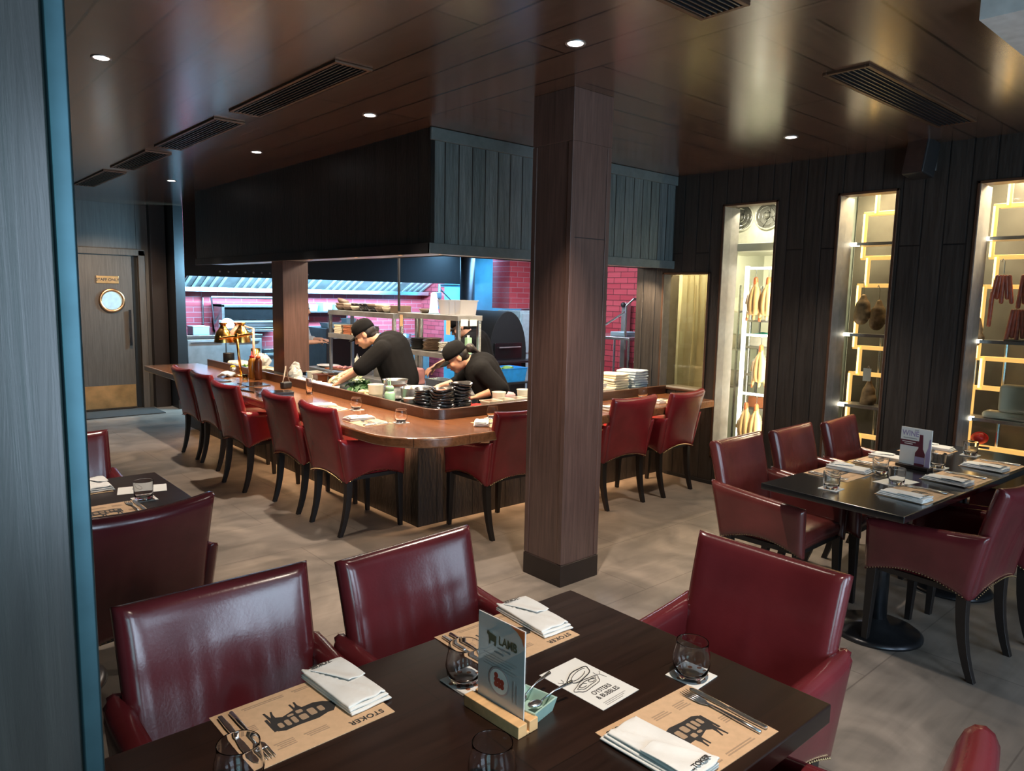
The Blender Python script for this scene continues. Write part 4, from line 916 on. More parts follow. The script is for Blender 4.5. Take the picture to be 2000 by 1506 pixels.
o = boxthing('countertop_slicer', 'small steel kitchen machine on the tall left unit', 'machine', 3.80, 10.42, .98, .26, .28, .10, 'steel'); MB().lathe([(.09, -.01), (.09, .01)], 24, (0, 0, .14), Matrix.Rotation(R(70), 4, 'X')).build('round_blade', 'steel', o); MB().box(-.10, .10, .05, .10, .1, .2).build('guard', 'steel_dull', o, bevel=.004)
boxthing('gastronorm_pan', 'deep stainless pan on the low back unit beside the short post', 'pan', 4.95, 10.45, .76, .40, .28, .17, 'steel', open_=True)
boxthing('gastronorm_pan', 'shallow stainless pan at the right of the low back unit', 'pan', 5.45, 10.5, .76, .26, .28, .10, 'steel', open_=True)
def rangeitems():
    for i, (x, y, r, h) in enumerate([(5.9, 10.5, .13, .10), (6.3, 10.55, .15, .14), (6.8, 10.5, .12, .12)]):
        o = thing('saucepan', 'steel saucepan on the right back unit, %s' % ['leftmost', 'middle one', 'rightmost'][i], 'pan', (x, y, .80))
        MB().lathe([(r, 0), (r, h), (r+.005, h+.003), (r-.004, h), (r-.004, .005), (.001, .005)], 28).build('pot', 'steel', o, smooth=True)
        MB().tube([(r, 0, h-.02), (r+.18, -.05, h)], .01, 8).build('handle', 'steel_dark', o)
rangeitems()
# centre island with two tall pass shelves
isl = thing('kitchen_island', 'steel-topped island in the middle of the kitchen under the pass shelves', 'kitchen island', (3.8, 5.0, 0))
MB().box(0, .36, 0, 2.95, .70, .74).build('worktop', 'steel_dull', isl, bevel=.004)
MB().box(.03, .34, .03, 2.9, .08, .70).build('cabinet', 'steel_dark', isl)
for i in range(4): MB().box(.018, .03, .05+.72*i, .72+.72*i, .12, .66).build('door', 'steel_dull', isl, bevel=.003)
MB().box(.06, .32, .06, 2.85, 0, .08).build('plinth', 'black', isl)
def shelf_unit(label, x0, x1, y0, y1, top, lev, post='steel', lip=.045):
    o = thing('pass_shelf', label, 'shelf', (x0, y0, .74)); w = x1-x0; d = y1-y0; t = .016
    for a in (t, w-t):
        for b in (t, d-t): MB().box(a-t, a+t, b-t, b+t, 0, top-.74).build('post', post, o, bevel=.003)
    for i, z in enumerate([top]+lev):
        MB().box(-.004, w+.004, -.004, d+.004, z-.74-.004, z-.74).box(-.006, .0, -.006, d+.006, z-.74-lip, z-.74).box(w, w+.006, -.006, d+.006, z-.74-lip, z-.74).box(0, w, -.006, 0, z-.74-lip, z-.74).build('shelf_board', 'steel_dull', o, bevel=.002)
    return o
s2 = shelf_unit('tall steel pass shelf between the chefs with the clear crate on top', 3.82, 4.08, 5.04, 5.98, 1.43, [1.085])
s1 = shelf_unit('steel pass shelf farther back, crowded with earthenware bowls', 3.82, 4.12, 6.08, 7.42, 1.415, [1.16], lip=.05)
tk = MB().box(-.012, -.008, .10, .16, .52, .645).box(-.012, -.008, .86, .91, .56, .67)
tk.build('pinned_ticket', 'kraft', s2)
MB().box(.02, .10, -.012, -.008, .60, .66).box(.12, .2, -.012, -.008, .60, .655).build('pinned_ticket', 'paper', s2)
# black hanging rail
rd = thing('hanging_rod', 'thin black rod hanging from the canopy down to the pass shelf', 'rod', (3.85, 6.03, 1.44)); MB().tube([(0, 0, 0), (0, 0, HC-1.44)], .013, 8).build('rod', 'black', rd); MB().lathe([(.03, HC-1.45), (.03, HC-1.44)], 16).build('ceiling_plate', 'black', rd)
# ---- things on shelves
BOWL = [(.03, 0), (.055, .004), (.075, .03), (.082, .052), (.078, .052), (.070, .032), (.05, .010), (.001, .009)]
def bowl_t(m): 
    o = thing('bowl', '', 'bowl'); MB().lathe(BOWL, 22, cap1=True).build('bowl_body', m, o, smooth=True); return o
bt = {k: bowl_t(v) for k, v in (('brown', 'ceramic_brown'), ('cream', 'ceramic_cream'), ('black', 'ceramic_black'))}
ub = set()
def bowl(k, x, y, z, label, grp, rz=0, sc=1, tilt=None):
    if k in ub: o = dup(bt[k], (x, y, z), rz, label, grp)
    else: ub.add(k); o = bt[k]; o.location = (x, y, z); o['label'] = label; o['group'] = grp
    o.scale = (sc, sc, sc)
    if tilt: o.rotation_euler = (R(tilt[0]), R(tilt[1]), R(rz))
    return o
ys = [7.30, 7.13, 6.96, 6.78, 6.62, 6.46, 6.32]
kk = ['brown', 'brown', 'cream', 'black', 'black', 'brown', 'cream']
nm_ = ['leftmost', 'second from the left', 'third from the left', 'in the middle', 'just right of the middle', 'second from the right', 'rightmost']
for i, y in enumerate(ys):
    for j in range(2 if i != 6 else 1):
        bowl(kk[(i+j) % 7] if j else kk[i], 3.93, y, 1.4155+.030*j, '%s bowl %s on top of the rear shelf, %s' % ({'brown': 'brown', 'cream': 'cream', 'black': 'black'}[kk[(i+j) % 7] if j else kk[i]], nm_[i], 'upper one' if j else 'lower one'), 'earthenware bowls on the rear pass shelf', i*40, .95 if j else 1.0)
bowl('brown', 3.92, 7.29, 1.487, 'tilted brown bowl balanced on top of the leftmost bowl stack', 'earthenware bowls on the rear pass shelf', 10, .8, (18, 8))
boxthing('steel_box', 'dark square box at the right end of the rear pass shelf', 'box', 3.96, 6.17, 1.4155, .16, .14, .075, 'ceramic_brown')
def board(x, y, z, w, d, m, label, grp): return tag(MB().box(-w/2, w/2, -d/2, d/2, 0, .018).build('serving_board', m, None, bevel=.004), label, 'board', grp) 
for a, (y, m, w_) in enumerate([(7.24, 'ceramic_cream', 'cream'), (7.03, 'terracotta', 'reddish'), (6.85, 'ceramic_cream', 'cream')]):
    for j in range(5):
        b_ = board(0, 0, 0, .24, .17, m, '%s serving board in the %s pile of the rear shelf, %s' % (w_, ['left', 'middle', 'right'][a], ['lowest', 'second from the bottom', 'third from the bottom', 'fourth from the bottom', 'topmost'][j]), 'serving boards piled on the rear shelf')
        b_.location = (3.95+.008*(j % 2), y, 1.1605+.0195*j); b_.rotation_euler = (0, 0, R(3*(j % 3)-3))
for i, y in enumerate((6.36, 6.28)): 
    o = thing('paper_cups', 'small white paper cup column on the rear shelf, %s' % ['left', 'right'][i], 'cups', (3.92, y, 1.1605)); MB().lathe([(.022, 0), (.028, .07), (.026, .07), (.02, .01)], 16).build('cups', 'ceramic_white', o, smooth=True)
# plate stacks on the front shelf
PL = [(.04, 0), (.06, .002), (.085, .012), (.092, .016), (.088, .017), (.058, .006), (.001, .005)]
pt = {}
def plate(m, x, y, z, label, grp, sc=1, rz=0):
    if m not in pt:
        o = thing('plate', label, 'plate', group=grp); MB().lathe(PL, 26).build('plate_body', m, o, smooth=True); pt[m] = o; o.location = (x, y, z); o.scale = (sc, sc, sc); return o
    o = dup(pt[m], (x, y, z), rz, label, grp); o.scale = (sc, sc, sc); return o
ordn = ['lowest', 'second from the bottom', 'third from the bottom', 'fourth from the bottom', 'fifth from the bottom', 'sixth from the bottom', 'seventh from the bottom', 'eighth from the bottom', 'ninth from the bottom', 'tenth from the bottom']
for (y, m, n, w_) in ((5.83, 'ceramic_black', 8, 'black'), (5.61, 'ceramic_brown', 9, 'brown'), (5.36, 'ceramic_white', 7, 'cream white')):
    for j in range(n): plate(m, 3.95+.004*(j % 3), y, 1.0855+.0125*j, '%s plate in the stack on the pass shelf, %s' % (w_, ordn[j] if j < n-1 else 'topmost'), 'plates stacked on the pass shelf')
# clear crate, cups, board on top of the front shelf
cr = boxthing('storage_crate', 'clear plastic crate standing on top of the pass shelf', 'crate', 3.95, 5.22, 1.4305, .17, .30, .13, 'crate_clear', open_=True, t=.004)
MB().box(-.10, -.097, -.005, .005, .0, .12).box(-.10, -.097, -.09, -.08, .0, .12).build('rib', 'crate_clear', cr)
o = thing('cup_column', 'tall inverted column of blue-white cups on the pass shelf', 'cups', (3.93, 5.56, 1.4305)); MB().lathe([(.052, 0), (.050, .01), (.044, .012), (.028, .19), (.001, .192)], 24).build('cups', 'blue_bag', o, smooth=True)
bowl('brown', 3.95, 5.72, 1.4305, 'flat brown bowl beside the cup column on the pass shelf', 'bowls on the pass shelf', 0, .8)
o = thing('bottle', 'pale square bottle on the middle shelf behind the plates', 'bottle', (3.98, 5.10, 1.0855)); MB().box(-.025, .025, -.025, .025, 0, .15).build('bottle_body', 'green_plastic', o, bevel=.008); MB().lathe([(.012, .15), (.012, .17)], 12).build('cap', 'ceramic_white', o)
# pizza oven, flue, chimney breast, box
ov = thing('charcoal_oven', 'large black arched oven at the right back of the kitchen', 'oven', (6.42, 7.35, 0))
pr = [(-.33, .25)]+[(-.33*math.cos(PI*i/24)+.0, .82+.58*math.sin(PI*i/24)) for i in range(25)]+[(.33, .25)]
Mo = Matrix(((1, 0, 0, 0), (0, 0, 1, 0), (0, 1, 0, 0), (0, 0, 0, 1)))
MB().prism(pr, 0, .7, Mo).build('domed_body', 'black_matte', ov, bevel=.01)
MB().box(-.30, .30, .05, .6, .0, .25).build('stand', 'steel_dark', ov)
MB().box(-.26, .22, -.03, -.001, .50, .98).build('door', 'black_gloss', ov, bevel=.006); MB().tube([(-.2, -.05, .92), (.18, -.05, .92)], .01, 8).build('door_handle', 'steel_dull', ov)
MB().box(-.42, .42, -.22, .0, .72, .75).build('front_ledge', 'steel_dark', ov, bevel=.004)
hd = thing('oven_flue', 'grey cylindrical flue beside the black oven', 'flue', (6.62, 8.52, 0)); MB().lathe([(.18, .0), (.18, 1.30), (.16, 1.36), (.11, 1.38), (.11, HC-.001)], 28).build('pipe', 'steel_dark', hd, smooth=True)
bb = thing('insulated_cabinet', 'pale blue cabinet behind the black arched oven', 'cabinet', (7.18, 7.35, 0)); MB().box(-.28, .28, .3, .8, 0, 1.40).build('carcass', 'blue_panel', bb, bevel=.01); MB().box(-.26, .26, .285, .3, .8, 1.36).build('door', 'blue_panel', bb, bevel=.004)
struct(MB().box(6.90, 7.5, 7.9, 8.28, 1.42, HC).build('trim_chimney', 'brick'))
o = thing('wall_tap', 'steel pot-filler tap with a loose hose near the brick corner', 'tap', (6.9, 9.75, 1.4)); MB().tube([(.55, 0, .35), (.1, 0, .35), (.1, 0, .0), (-.05, -.05, -.05)], .028, 8).tube([(.1, 0, .3), (.35, 0, .1), (.25, 0, -.15), (.05, 0, -.1)], .012, 6).build('pipe', 'steel', o); MB().box(-.02, .12, -.04, .04, .14, .24).build('valve', 'steel_dull', o, bevel=.01)
# equipment by the right kitchen wall seen right of the column
rs = thing('wall_shelf', 'steel shelf with arched rail in front of the pink bricks at the right', 'shelf', (6.75, 5.7, .0))
MB().box(-.3, .5, -.4, .5, 1.13, 1.16).build('shelf_board', 'steel', rs, bevel=.003)
for a, b in ((-.28, -.38), (-.28, .48), (.48, -.38), (.48, .48)): MB().tube([(a, b, 0), (a, b, 1.13)], .014, 8).build('post', 'steel', rs)
MB().tube([(-.25, -.30, 1.02), (-.25, -.30, 1.52), (-.2, -.36, 1.6), (-.1, -.4, 1.6)], .013, 8).tube([(-.25, .25, 1.16), (-.25, -.28, 1.45)], .012, 8).build('arched_rail', 'steel', rs)
boxthing('tray', 'stack of trays on the steel shelf at the right kitchen wall', 'tray', 6.75, 5.62, 1.16, .26, .22, .05, 'blue_bag')
unit(6.3, 7.4, 4.9, 5.25, .80, 'low steel unit near the right kitchen wall', 2)
boxthing('waffle_iron', 'black and steel press on the low unit at the right kitchen wall', 'machine', 6.55, 5.07, .80, .3, .22, .09, 'black', lid='steel')
o = thing('wall_rack', 'tall narrow steel rack on the pink bricks right of the column', 'rack', (7.4, 6.15, .7)); MB().box(-.05, .05, -.04, .04, 0, .85).build('panel', 'steel_dull', o, bevel=.01); MB().ball((-.06, 0, .82), .035, 8).build('knob', 'black', o, smooth=True)
# fridge behind the white-sleeved cook
fr = thing('undercounter_oven', 'dark glass-fronted oven behind the cook in the white jacket', 'oven', (4.95, 9.0, 0)); MB().box(-.35, .35, 0, .6, .3, 1.12).build('housing', 'steel_dark', fr, bevel=.01); MB().box(-.31, .31, -.015, 0, .4, 1.05).build('glass_door', 'black_gloss', fr, bevel=.004); MB().tube([(-.28, -.05, .99), (.28, -.05, .99)], .012, 8).build('door_handle', 'steel', fr); MB().box(-.3, .3, .05, .55, 0, .3).build('base', 'steel_dark', fr)
for i, (x, y, z, w, d, h, m, l) in enumerate([(4.85, 9.25, 1.12, .30, .2, .06, 'blue_bag', 'pale blue plastic tub on the dark oven'), (5.1, 9.3, 1.12, .14, .14, .12, 'blue_bag', 'small pale blue jug-like tub on the dark oven')]): boxthing('tub', l, 'tub', x, y, z, w, d, h, m, open_=True)
ws2 = thing('wall_shelf', 'steel wall shelf with plastic tubs on the pink bricks left of the bowls', 'shelf', (5.5, 10.8, 1.28)); MB().box(-.4, .5, -.12, .19, 0, .02).build('shelf_board', 'steel', ws2); MB().box(-.3, -.28, 0, .19, -.12, 0).box(.38, .4, 0, .19, -.12, 0).build('bracket', 'steel', ws2)
for i, x in enumerate((5.25, 5.5, 5.78)): boxthing('tub', 'pale blue tub on the wall shelf, %s' % ['left', 'middle', 'right'][i], 'tub', x, 10.82, 1.3005, .17, .16, .10+.03*(i % 2), 'blue_bag', rz=12*i, open_=True)
# ---- on the island
plate('ceramic_white', 3.98, 7.75, .7405, 'large white oval platter on the left end of the island', 'platters on the island', 1.9).scale = (1.3, 1.9, 1.3)
o = thing('meat_board', 'brown board with sliced cured meat on the island', 'board', (3.98, 7.45, .7405), 20); MB().box(-.10, .10, -.15, .15, 0, .015).build('board', 'terracotta', o, bevel=.004)
m_ = MB()
for i in range(9): m_.ball((-.05+.05*(i % 3), -.10+.08*(i//3), .024), .026, 6, sc=(1, .7, .5))
m_.build('sliced_meat', 'pink_paper', o, smooth=True)
for i, (x, y, h, m) in enumerate([(4.04, 7.18, .17, 'ceramic_white'), (3.98, 7.0, .16, 'ceramic_white'), (4.05, 6.9, .14, 'poly_grey')]):
    o = thing('squeeze_bottle', 'pale squeeze bottle on the island before chef in cap, %s' % ['left', 'middle', 'right'][i], 'bottle', (x, y, .7405)); MB().lathe([(.028, 0), (.03, .01), (.03, h*.8), (.015, h*.9)], 16).build('body', m, o, smooth=True); MB().lathe([(.016, h*.9), (.004, h*1.15)], 12).build('nozzle', 'ceramic_white', o)
boxthing('rack_tray', 'steel rail tray bridging the bottles on the island', 'tray', 3.92, 6.82, .7405, .12, .14, .10, 'steel_dull')
o = thing('lemon', 'yellow lemon on the near edge of the island', 'lemon', (3.87, 6.95, .763)); MB().ball((0, 0, 0), .03, 10, sc=(1, 1.2, .75)).build('fruit', 'lemon', o, smooth=True)
o = thing('stock_pot', 'steel stock pot on the far side of the island', 'pot', (4.02, 6.60, .7405)); MB().lathe([(.10, 0), (.10, .16), (.106, .163), (.096, .16), (.096, .006), (.001, .006)], 28).build('pot', 'steel', o, smooth=True); MB().tube([(-.1, 0, .12), (-.13, 0, .12)], .01).tube([(.1, 0, .12), (.13, 0, .12)], .01).build('handle', 'steel', o)
boxthing('paper_sack', 'pink and white paper sack on the island under the pass shelf', 'sack', 3.93, 5.84, .7405, .12, .14, .16, 'pink_paper', bev=.02)
boxthing('gastronorm_pan', 'steel pan of sauce on the island beside the ponytailed chef', 'pan', 3.92, 5.42, .7405, .16, .24, .09, 'steel', open_=True)
boxthing('gastronorm_pan', 'second steel pan on the island near the shelf post', 'pan', 3.92, 5.14, .7405, .15, .20, .09, 'steel', open_=True)
o = thing('glass_jug', 'tall green-tinted glass jug on the island by the ponytailed chef', 'jug', (3.86, 5.25+.0, .7405)); o.location = (3.70, 5.02, .7405)
o.location = (3.84, 5.03, .7405); MB().lathe([(.001, 0), (.04, 0), (.045, .01), (.05, .17), (.046, .17), (.042, .014), (.001, .012)], 24).build('jug', 'green_glass', o, smooth=True)
cbx = boxthing('vegetable_crate', 'blue plastic crate of greens on a trolley behind the ponytailed chef', 'crate', 4.98, 5.75, .72, .34, .26, .14, 'blue_plastic', open_=True)
MB().ball((0.04, 0, .13), .07, 7, sc=(1, .8, .4)).ball((-.08, .03, .125), .06, 7, sc=(1, .8, .4)).build('greens', 'leaf_green', cbx)
tr = thing('trolley', 'dark kitchen trolley carrying the blue crate', 'trolley', (4.98, 5.75, 0)); MB().box(-.22, .22, -.18, .18, .70, .72).build('top', 'steel_dark', tr)
for a in (-.2, .2):
    for b in (-.16, .16): MB().box(a-.012, a+.012, b-.012, b+.012, 0, .70).build('leg', 'steel_dark', tr)
# ---- on the preparation top behind the bar rim
for i in range(7):
    o = thing('ramekin', 'white ramekin in the row by the chef\'s hand, %s' % ['farthest', 'second farthest', 'third farthest', 'middle one', 'third nearest', 'second nearest', 'nearest'][i], 'ramekin', (2.965+.005*(i % 2), 6.36-.115*i, ZP), group='ramekins along the bar rim')
    MB().lathe([(.034, 0), (.044, .008), (.050, .05), (.046, .05), (.040, .012), (.001, .010)], 22).build('dish', 'ceramic_white', o, smooth=True); MB().lathe([(.044, .036), (.001, .038)], 16).build('filling', 'ceramic_cream', o)
bg = thing('plastic_bag', 'crumpled clear plastic bag by the foot of the short post', 'bag', (2.98, 6.46, ZP+.002))
g_ = MB(); random.seed(3)
g_.ball((0, 0, .07), .075, 9, sc=(.8, 1.0, .9)); g_.ball((.02, .05, .13), .05, 8, sc=(1, .6, 1.1)); g_.v = [(x+random.uniform(-.010, .010), y+random.uniform(-.010, .010), max(0, z+random.uniform(-.010, .010))) for x, y, z in g_.v]; g_.build('film', 'bag_clear', bg)
for i, (x, y, h, m) in enumerate([(3.12, 6.36, .10, 'amber_glass'), (3.10, 6.20, .09, 'sauce_brown'), (3.22, 6.22, .10, 'steel'), (3.2, 6.08, .08, 'sauce_brown')]):
    boxthing('sauce_tub', 'small tub of sauce beside the chef\'s reaching hand, %s' % ['amber', 'brown left', 'steel', 'brown right'][i], 'tub', x, y, ZP, .09, .09, h, m if m != 'amber_glass' else 'deli', open_=True)
# bowl of leaves
lv = thing('leaf_bowl', 'clear bowl piled with white and dark green salad leaves', 'salad bowl', (3.13, 5.72, ZP)); MB().lathe([(.07, 0), (.11, .03), (.135, .085), (.131, .085), (.106, .032), (.001, .008)], 28).build('bowl', 'bag_clear', lv, smooth=True)
def leaves(n, c, sp, m, nm, par, r0=.03, seed=1):
    rn = random.Random(seed); g = MB()
    for i in range(n):
        a = rn.uniform(0, 6.28); q = sp*math.sqrt(rn.random()); z = c[2]+rn.uniform(0, .05)*(1-q/sp*.6); r = r0*rn.uniform(.6, 1.3); t = rn.uniform(0, 6.28)
        Mx = Matrix.Translation((c[0]+q*math.cos(a), c[1]+q*math.sin(a)*1.2, z)) @ Euler((rn.uniform(-.9, .9), rn.uniform(-.9, .9), t)).to_matrix().to_4x4()
        pts = [Mx @ Vector(v) for v in ((-r, 0, 0), (-r*.4, -r*.5, r*.15), (r*.5, -r*.4, r*.2), (r*1.1, 0, 0), (r*.5, r*.4, r*.2), (-r*.4, r*.5, r*.15), (0, 0, -.004))]
        g.add(pts, [(0, 1, 6), (1, 2, 6), (2, 3, 6), (3, 4, 6), (4, 5, 6), (5, 0, 6)])
    o = g.build(nm, m, par); tag(o, kind='stuff'); return o
leaves(60, (0, 0, .07), .12, 'leaf_white', 'white_leaves', lv, .038, 2); leaves(70, (.03, -.07, .05), .12, 'leaf_dark', 'green_leaves', lv, .03, 3)
fn_ = thing('fennel_tray', 'tray of dark green herbs lying before the salad bowl', 'herbs', (3.10, 5.42, ZP)); MB().box(-.12, .12, -.12, .12, 0, .012).build('tray', 'steel_dull', fn_, bevel=.004); leaves(80, (0, .02, .02), .11, 'leaf_dark', 'herb_leaves', fn_, .03, 5)
gi = thing('ginger_heap', 'knobbly heap of pale ginger roots beside the cream pitcher', 'ginger', (2.985, 5.22, ZP+.012)); g = MB(); random.seed(5)
for i in range(8): g.ball((random.uniform(-.05, .05), random.uniform(-.05, .05), random.uniform(0, .03)+.008), random.uniform(.014, .024), 7, sc=(1.4, .9, .8))
g.build('roots', 'ginger', gi, smooth=True)
pi_ = thing('measuring_pitcher', 'translucent cream plastic pitcher behind the bar rim', 'pitcher', (2.965, 4.98, ZP)); MB().lathe([(.045, 0), (.050, .005), (.062, .13), (.066, .135), (.058, .13), (.046, .01), (.001, .008)], 26).build('pitcher_body', 'deli', pi_, smooth=True); MB().lathe([(.001, .012), (.050, .012), (.053, .06), (.001, .062)], 20).build('liquid', 'ceramic_cream', pi_)
gb = thing('spray_bottle', 'light green plastic bottle with a loop handle behind the bar rim', 'bottle', (2.945, 4.74, ZP)); MB().lathe([(.038, 0), (.040, .01), (.040, .09), (.030, .11)], 24).build('body', 'green_plastic', gb, smooth=True); MB().lathe([(.031, .11), (.031, .14), (.024, .15)], 20).build('cap', 'green_plastic', gb, smooth=True); MB().tube([(0, .012, .145), (0, .03, .19), (0, .0, .205), (0, -.012, .15)], .005, 8).build('loop_handle', 'green_plastic', gb)
def mixbowl(x, y, r, h, label, m='steel', fill=None, z=ZP, twist=0):
    o = thing('mixing_bowl', label, 'mixing bowl', (x, y, z)); MB().lathe([(r*.6, 0), (r*.85, h*.12), (r, h*.55), (r*1.02, h), (r*1.07, h+.004), (r*.99, h), (r*.96, h*.55), (r*.8, h*.16), (.001, h*.06)], 36).build('bowl_body', m, o, smooth=True)
    if fill: MB().lathe([(r*.95, h*.62), (.001, h*.66)], 24).build('filling', fill, o)
    return o
mixbowl(3.14, 4.66, .125, .13, 'large shiny steel mixing bowl near the bar corner', fill='ceramic_cream'); mixbowl(3.17, 5.02, .13, .10, 'wide steel bowl behind the large mixing bowl', fill='sauce_brown')
mixbowl(3.17, 5.02, .10, .05, 'shallow steel colander stacked in the wide steel bowl', fill='rust_sauce', z=ZP+.104)
o = thing('paper_cup', 'printed cream paper cup behind the bar rim corner', 'cup', (2.935, 4.45, ZP)); MB().lathe([(.034, 0), (.046, .09), (.048, .092), (.043, .09), (.032, .006), (.001, .005)], 22).build('cup_body', 'ceramic_cream', o, smooth=True); MB().lathe([(.0415, .045), (.0432, .06)], 12, cap0=False, cap1=False).build('print_band', 'olive_print', o)
boxthing('sauce_tub', 'dark square tub between the green bottle and paper cup', 'tub', 3.0, 4.585, ZP, .07, .07, .06, 'steel_dark')
# black irregular bowl stacks at the corner
def wobbly(m, r, seed):
    rn = random.Random(seed); n = 28; g = MB(); prof = [(.45, 0), (.75, .010), (.95, .030), (1.0, .046), (.94, .045), (.72, .016), (.0, .010)]; ph = rn.uniform(0, 6)
    vs = []
    for q, z in prof:
        for j in range(n):
            t = 2*PI*j/n; w = 1+.035*math.sin(3*t+ph); zz = z+(.006*math.sin(2*t+ph)+.003*math.sin(3*t))*q**2; vs.append((q*r*w*math.cos(t), q*r*w*math.sin(t), zz+.008))
    fs = [(i*n+j, i*n+(j+1) % n, (i+1)*n+(j+1) % n, (i+1)*n+j) for i in range(len(prof)-1) for j in range(n)]+[tuple(range(n))[::-1]]
    return g.add(vs, fs)
T_w = thing('serving_bowl', '', 'bowl'); wobbly('ceramic_black', .088, 4).build('bowl_body', 'ceramic_black', T_w, smooth=True)
first = True
for k, (x, y, n, w_) in enumerate([(3.005, 4.345, 6, 'left-hand'), (3.025, 4.17, 6, 'front'), (3.215, 4.215, 8, 'right-hand')]):
    for j in range(n):
        l = 'black wavy-rimmed bowl in the %s stack at the bar corner, %s' % (w_, ordn[j] if j < n-1 else 'topmost'); G = 'black bowls stacked at the bar corner'
        if first: T_w.location = (x, y, ZP); T_w['label'] = l; T_w['group'] = G; first = False; o = T_w
        else: o = dup(T_w, (x+.004*math.sin(j*2), y+.004*math.cos(j*3), ZP+.0225*j), 17*j+40*k, l, G)
o = thing('chilli_bowl', 'brown-rimmed bowl of red chilli paste crowning the front stack', 'bowl', (3.025, 4.17, ZP+.137)); wobbly('x', .085, 9).build('bowl_body', 'ceramic_black', o, smooth=True); MB().lathe([(.070, .028), (.04, .04), (.001, .042)], 20).build('chilli_paste', 'rust_sauce', o)
# deli tubs on the front section
def deli(x, y, z, label, w=.10, h=.07, fill='ceramic_cream', grp='translucent tubs along the front rim', roundt=False):
    o = thing('deli_tub', label, 'tub', (x, y, z), group=grp)
    if roundt:
        MB().lathe([(w*.40, 0), (w*.5, h), (w*.53, h+.002), (w*.47, h), (w*.37, .005), (.001, .004)], 22).build('tub_body', 'deli', o, smooth=True); MB().lathe([(.001, .006), (w*.38, .006), (w*.42, h*.45), (.001, h*.47)], 18).build('contents', fill, o)
    else:
        b = boxthing('x', '', 'x', 0, 0, 0, w, w, h, 'deli', open_=True, t=.003)
        for kch in kids(b): kch.parent = o
        bpy.data.objects.remove(b)
        MB().box(-w*.46, w*.46, -w*.46, w*.46, .004, h*.5).build('contents', fill, o, bevel=.004)
    return o
fills = ['rust_sauce', 'ceramic_cream', 'pink_paper', 'ceramic_cream', 'leaf_white', 'ginger', 'ceramic_cream', 'rust_sauce', 'leaf_white', 'ceramic_cream', 'sauce_amber']
for i in range(11): deli(3.44+.128*i, 4.125, ZP, 'square translucent tub in the row along the front rim, %s' % (['first', 'second', 'third', 'fourth', 'fifth', 'sixth', 'seventh', 'eighth', 'ninth', 'tenth', 'eleventh'][i]+' from the black bowls'), fill=fills[i])
deli(3.66, 4.29, ZP, 'round translucent tub of cream behind the front row, left one', .11, .10, 'ceramic_white', roundt=True); deli(3.93, 4.30, ZP, 'round translucent tub of nuts behind the front row, right one', .11, .10, 'ginger', roundt=True)
o = thing('chopping_sheet', 'bright red cutting sheet beside the black bowls', 'cutting board', (3.43, 4.29, ZP), 15); MB().box(-.11, .11, -.08, .08, 0, .012).build('sheet', 'red_plastic', o, bevel=.004)
o = thing('meat_parcel', 'pink wrapped parcel behind the round tubs', 'parcel', (3.82, 4.42, ZP), 10); MB().slab(lambda u, v: Vector(((u-.5)*.22, (v-.5)*.08, .04)), .06, .03, 6, 6, .22, .08).build('wrap', 'pink_paper', o, smooth=True)
for i in range(3):
    sq_bottle(4.12+.10*i, 4.28, ZP, 'small cream squeeze bottle behind the front tubs, %s' % ['left', 'middle', 'right'][i], 'ceramic_cream', 'ginger', .11, .022, 'small squeeze bottles')
boxthing('carrot_tray', 'tray of bright orange vegetables right of the column', 'tray', 4.70, 4.30, ZP, .24, .18, .10, 'bag_clear', open_=True)
o = thing('shredded_carrot', 'heap of orange shredded vegetables in the clear tray right of the column', 'food', (4.70, 4.30, ZP+.01)); MB().box(-.10, .10, -.07, .07, 0, .075).build('heap', 'carrot', o, bevel=.02)
# linen piles
for a, (x, y, m, w_) in enumerate([(4.98, 4.26, 'cream_cloth', 'left'), (5.20, 4.22, 'linen_blue', 'right')]):
    for j in range(8 if a == 0 else 9):
        o = thing('folded_linen', '%s cloth in the %s pile at the bar\'s wall end, %s' % (['cream', 'blue-white'][a], w_, ordn[j] if j < (7 if a == 0 else 8) else 'topmost'), 'cloth', (x+.006*math.sin(j*2.3), y, ZP+.002+.0225*j), 4*math.sin(j), 'folded cloths piled on the bar end')
        MB().slab(lambda u, v: Vector(((u-.5)*.19, (v-.5)*.22, .011+.003*math.sin(7*u+3*v+j))), .022, .010, 6, 6, .19, .22).build('cloth_fold', m, o, smooth=True, weld=True)
# dishes under the heat lamps
bd = thing('food_tray', 'long tray of wrapped rolls and greens under the heat lamps', 'tray', (3.05, 7.95, .7605)); MB().box(-.13, .13, -.25, .25, 0, .015).build('tray_body', 'ceramic_black', bd, bevel=.005)
for i in range(4): MB().cap((-.08, -.18+.11*i, .045), (.07, -.14+.11*i, .045), .028, .024, 10).build('roll', 'ceramic_cream', bd, smooth=True)
leaves(30, (-.05, -.2, .025), .06, 'leaf_green', 'garnish', bd, .022, 8)
o = thing('black_canister', 'black and cream canister by the far end of the bar', 'canister', (3.0, 8.22, .7605)); MB().lathe([(.06, 0), (.06, .14), (.062, .145), (.055, .14), (.055, .01), (.001, .01)], 22).build('can', 'black', o, smooth=True)
o = thing('copper_cup', 'tall copper cup behind the brass heat lamp', 'cup', (3.12, 8.0, .79)); o.location = (3.24, 8.05, .7605); MB().lathe([(.05, 0), (.052, .20), (.047, .20), (.045, .01), (.001, .01)], 22).build('cup_body', 'gold', o, smooth=True)
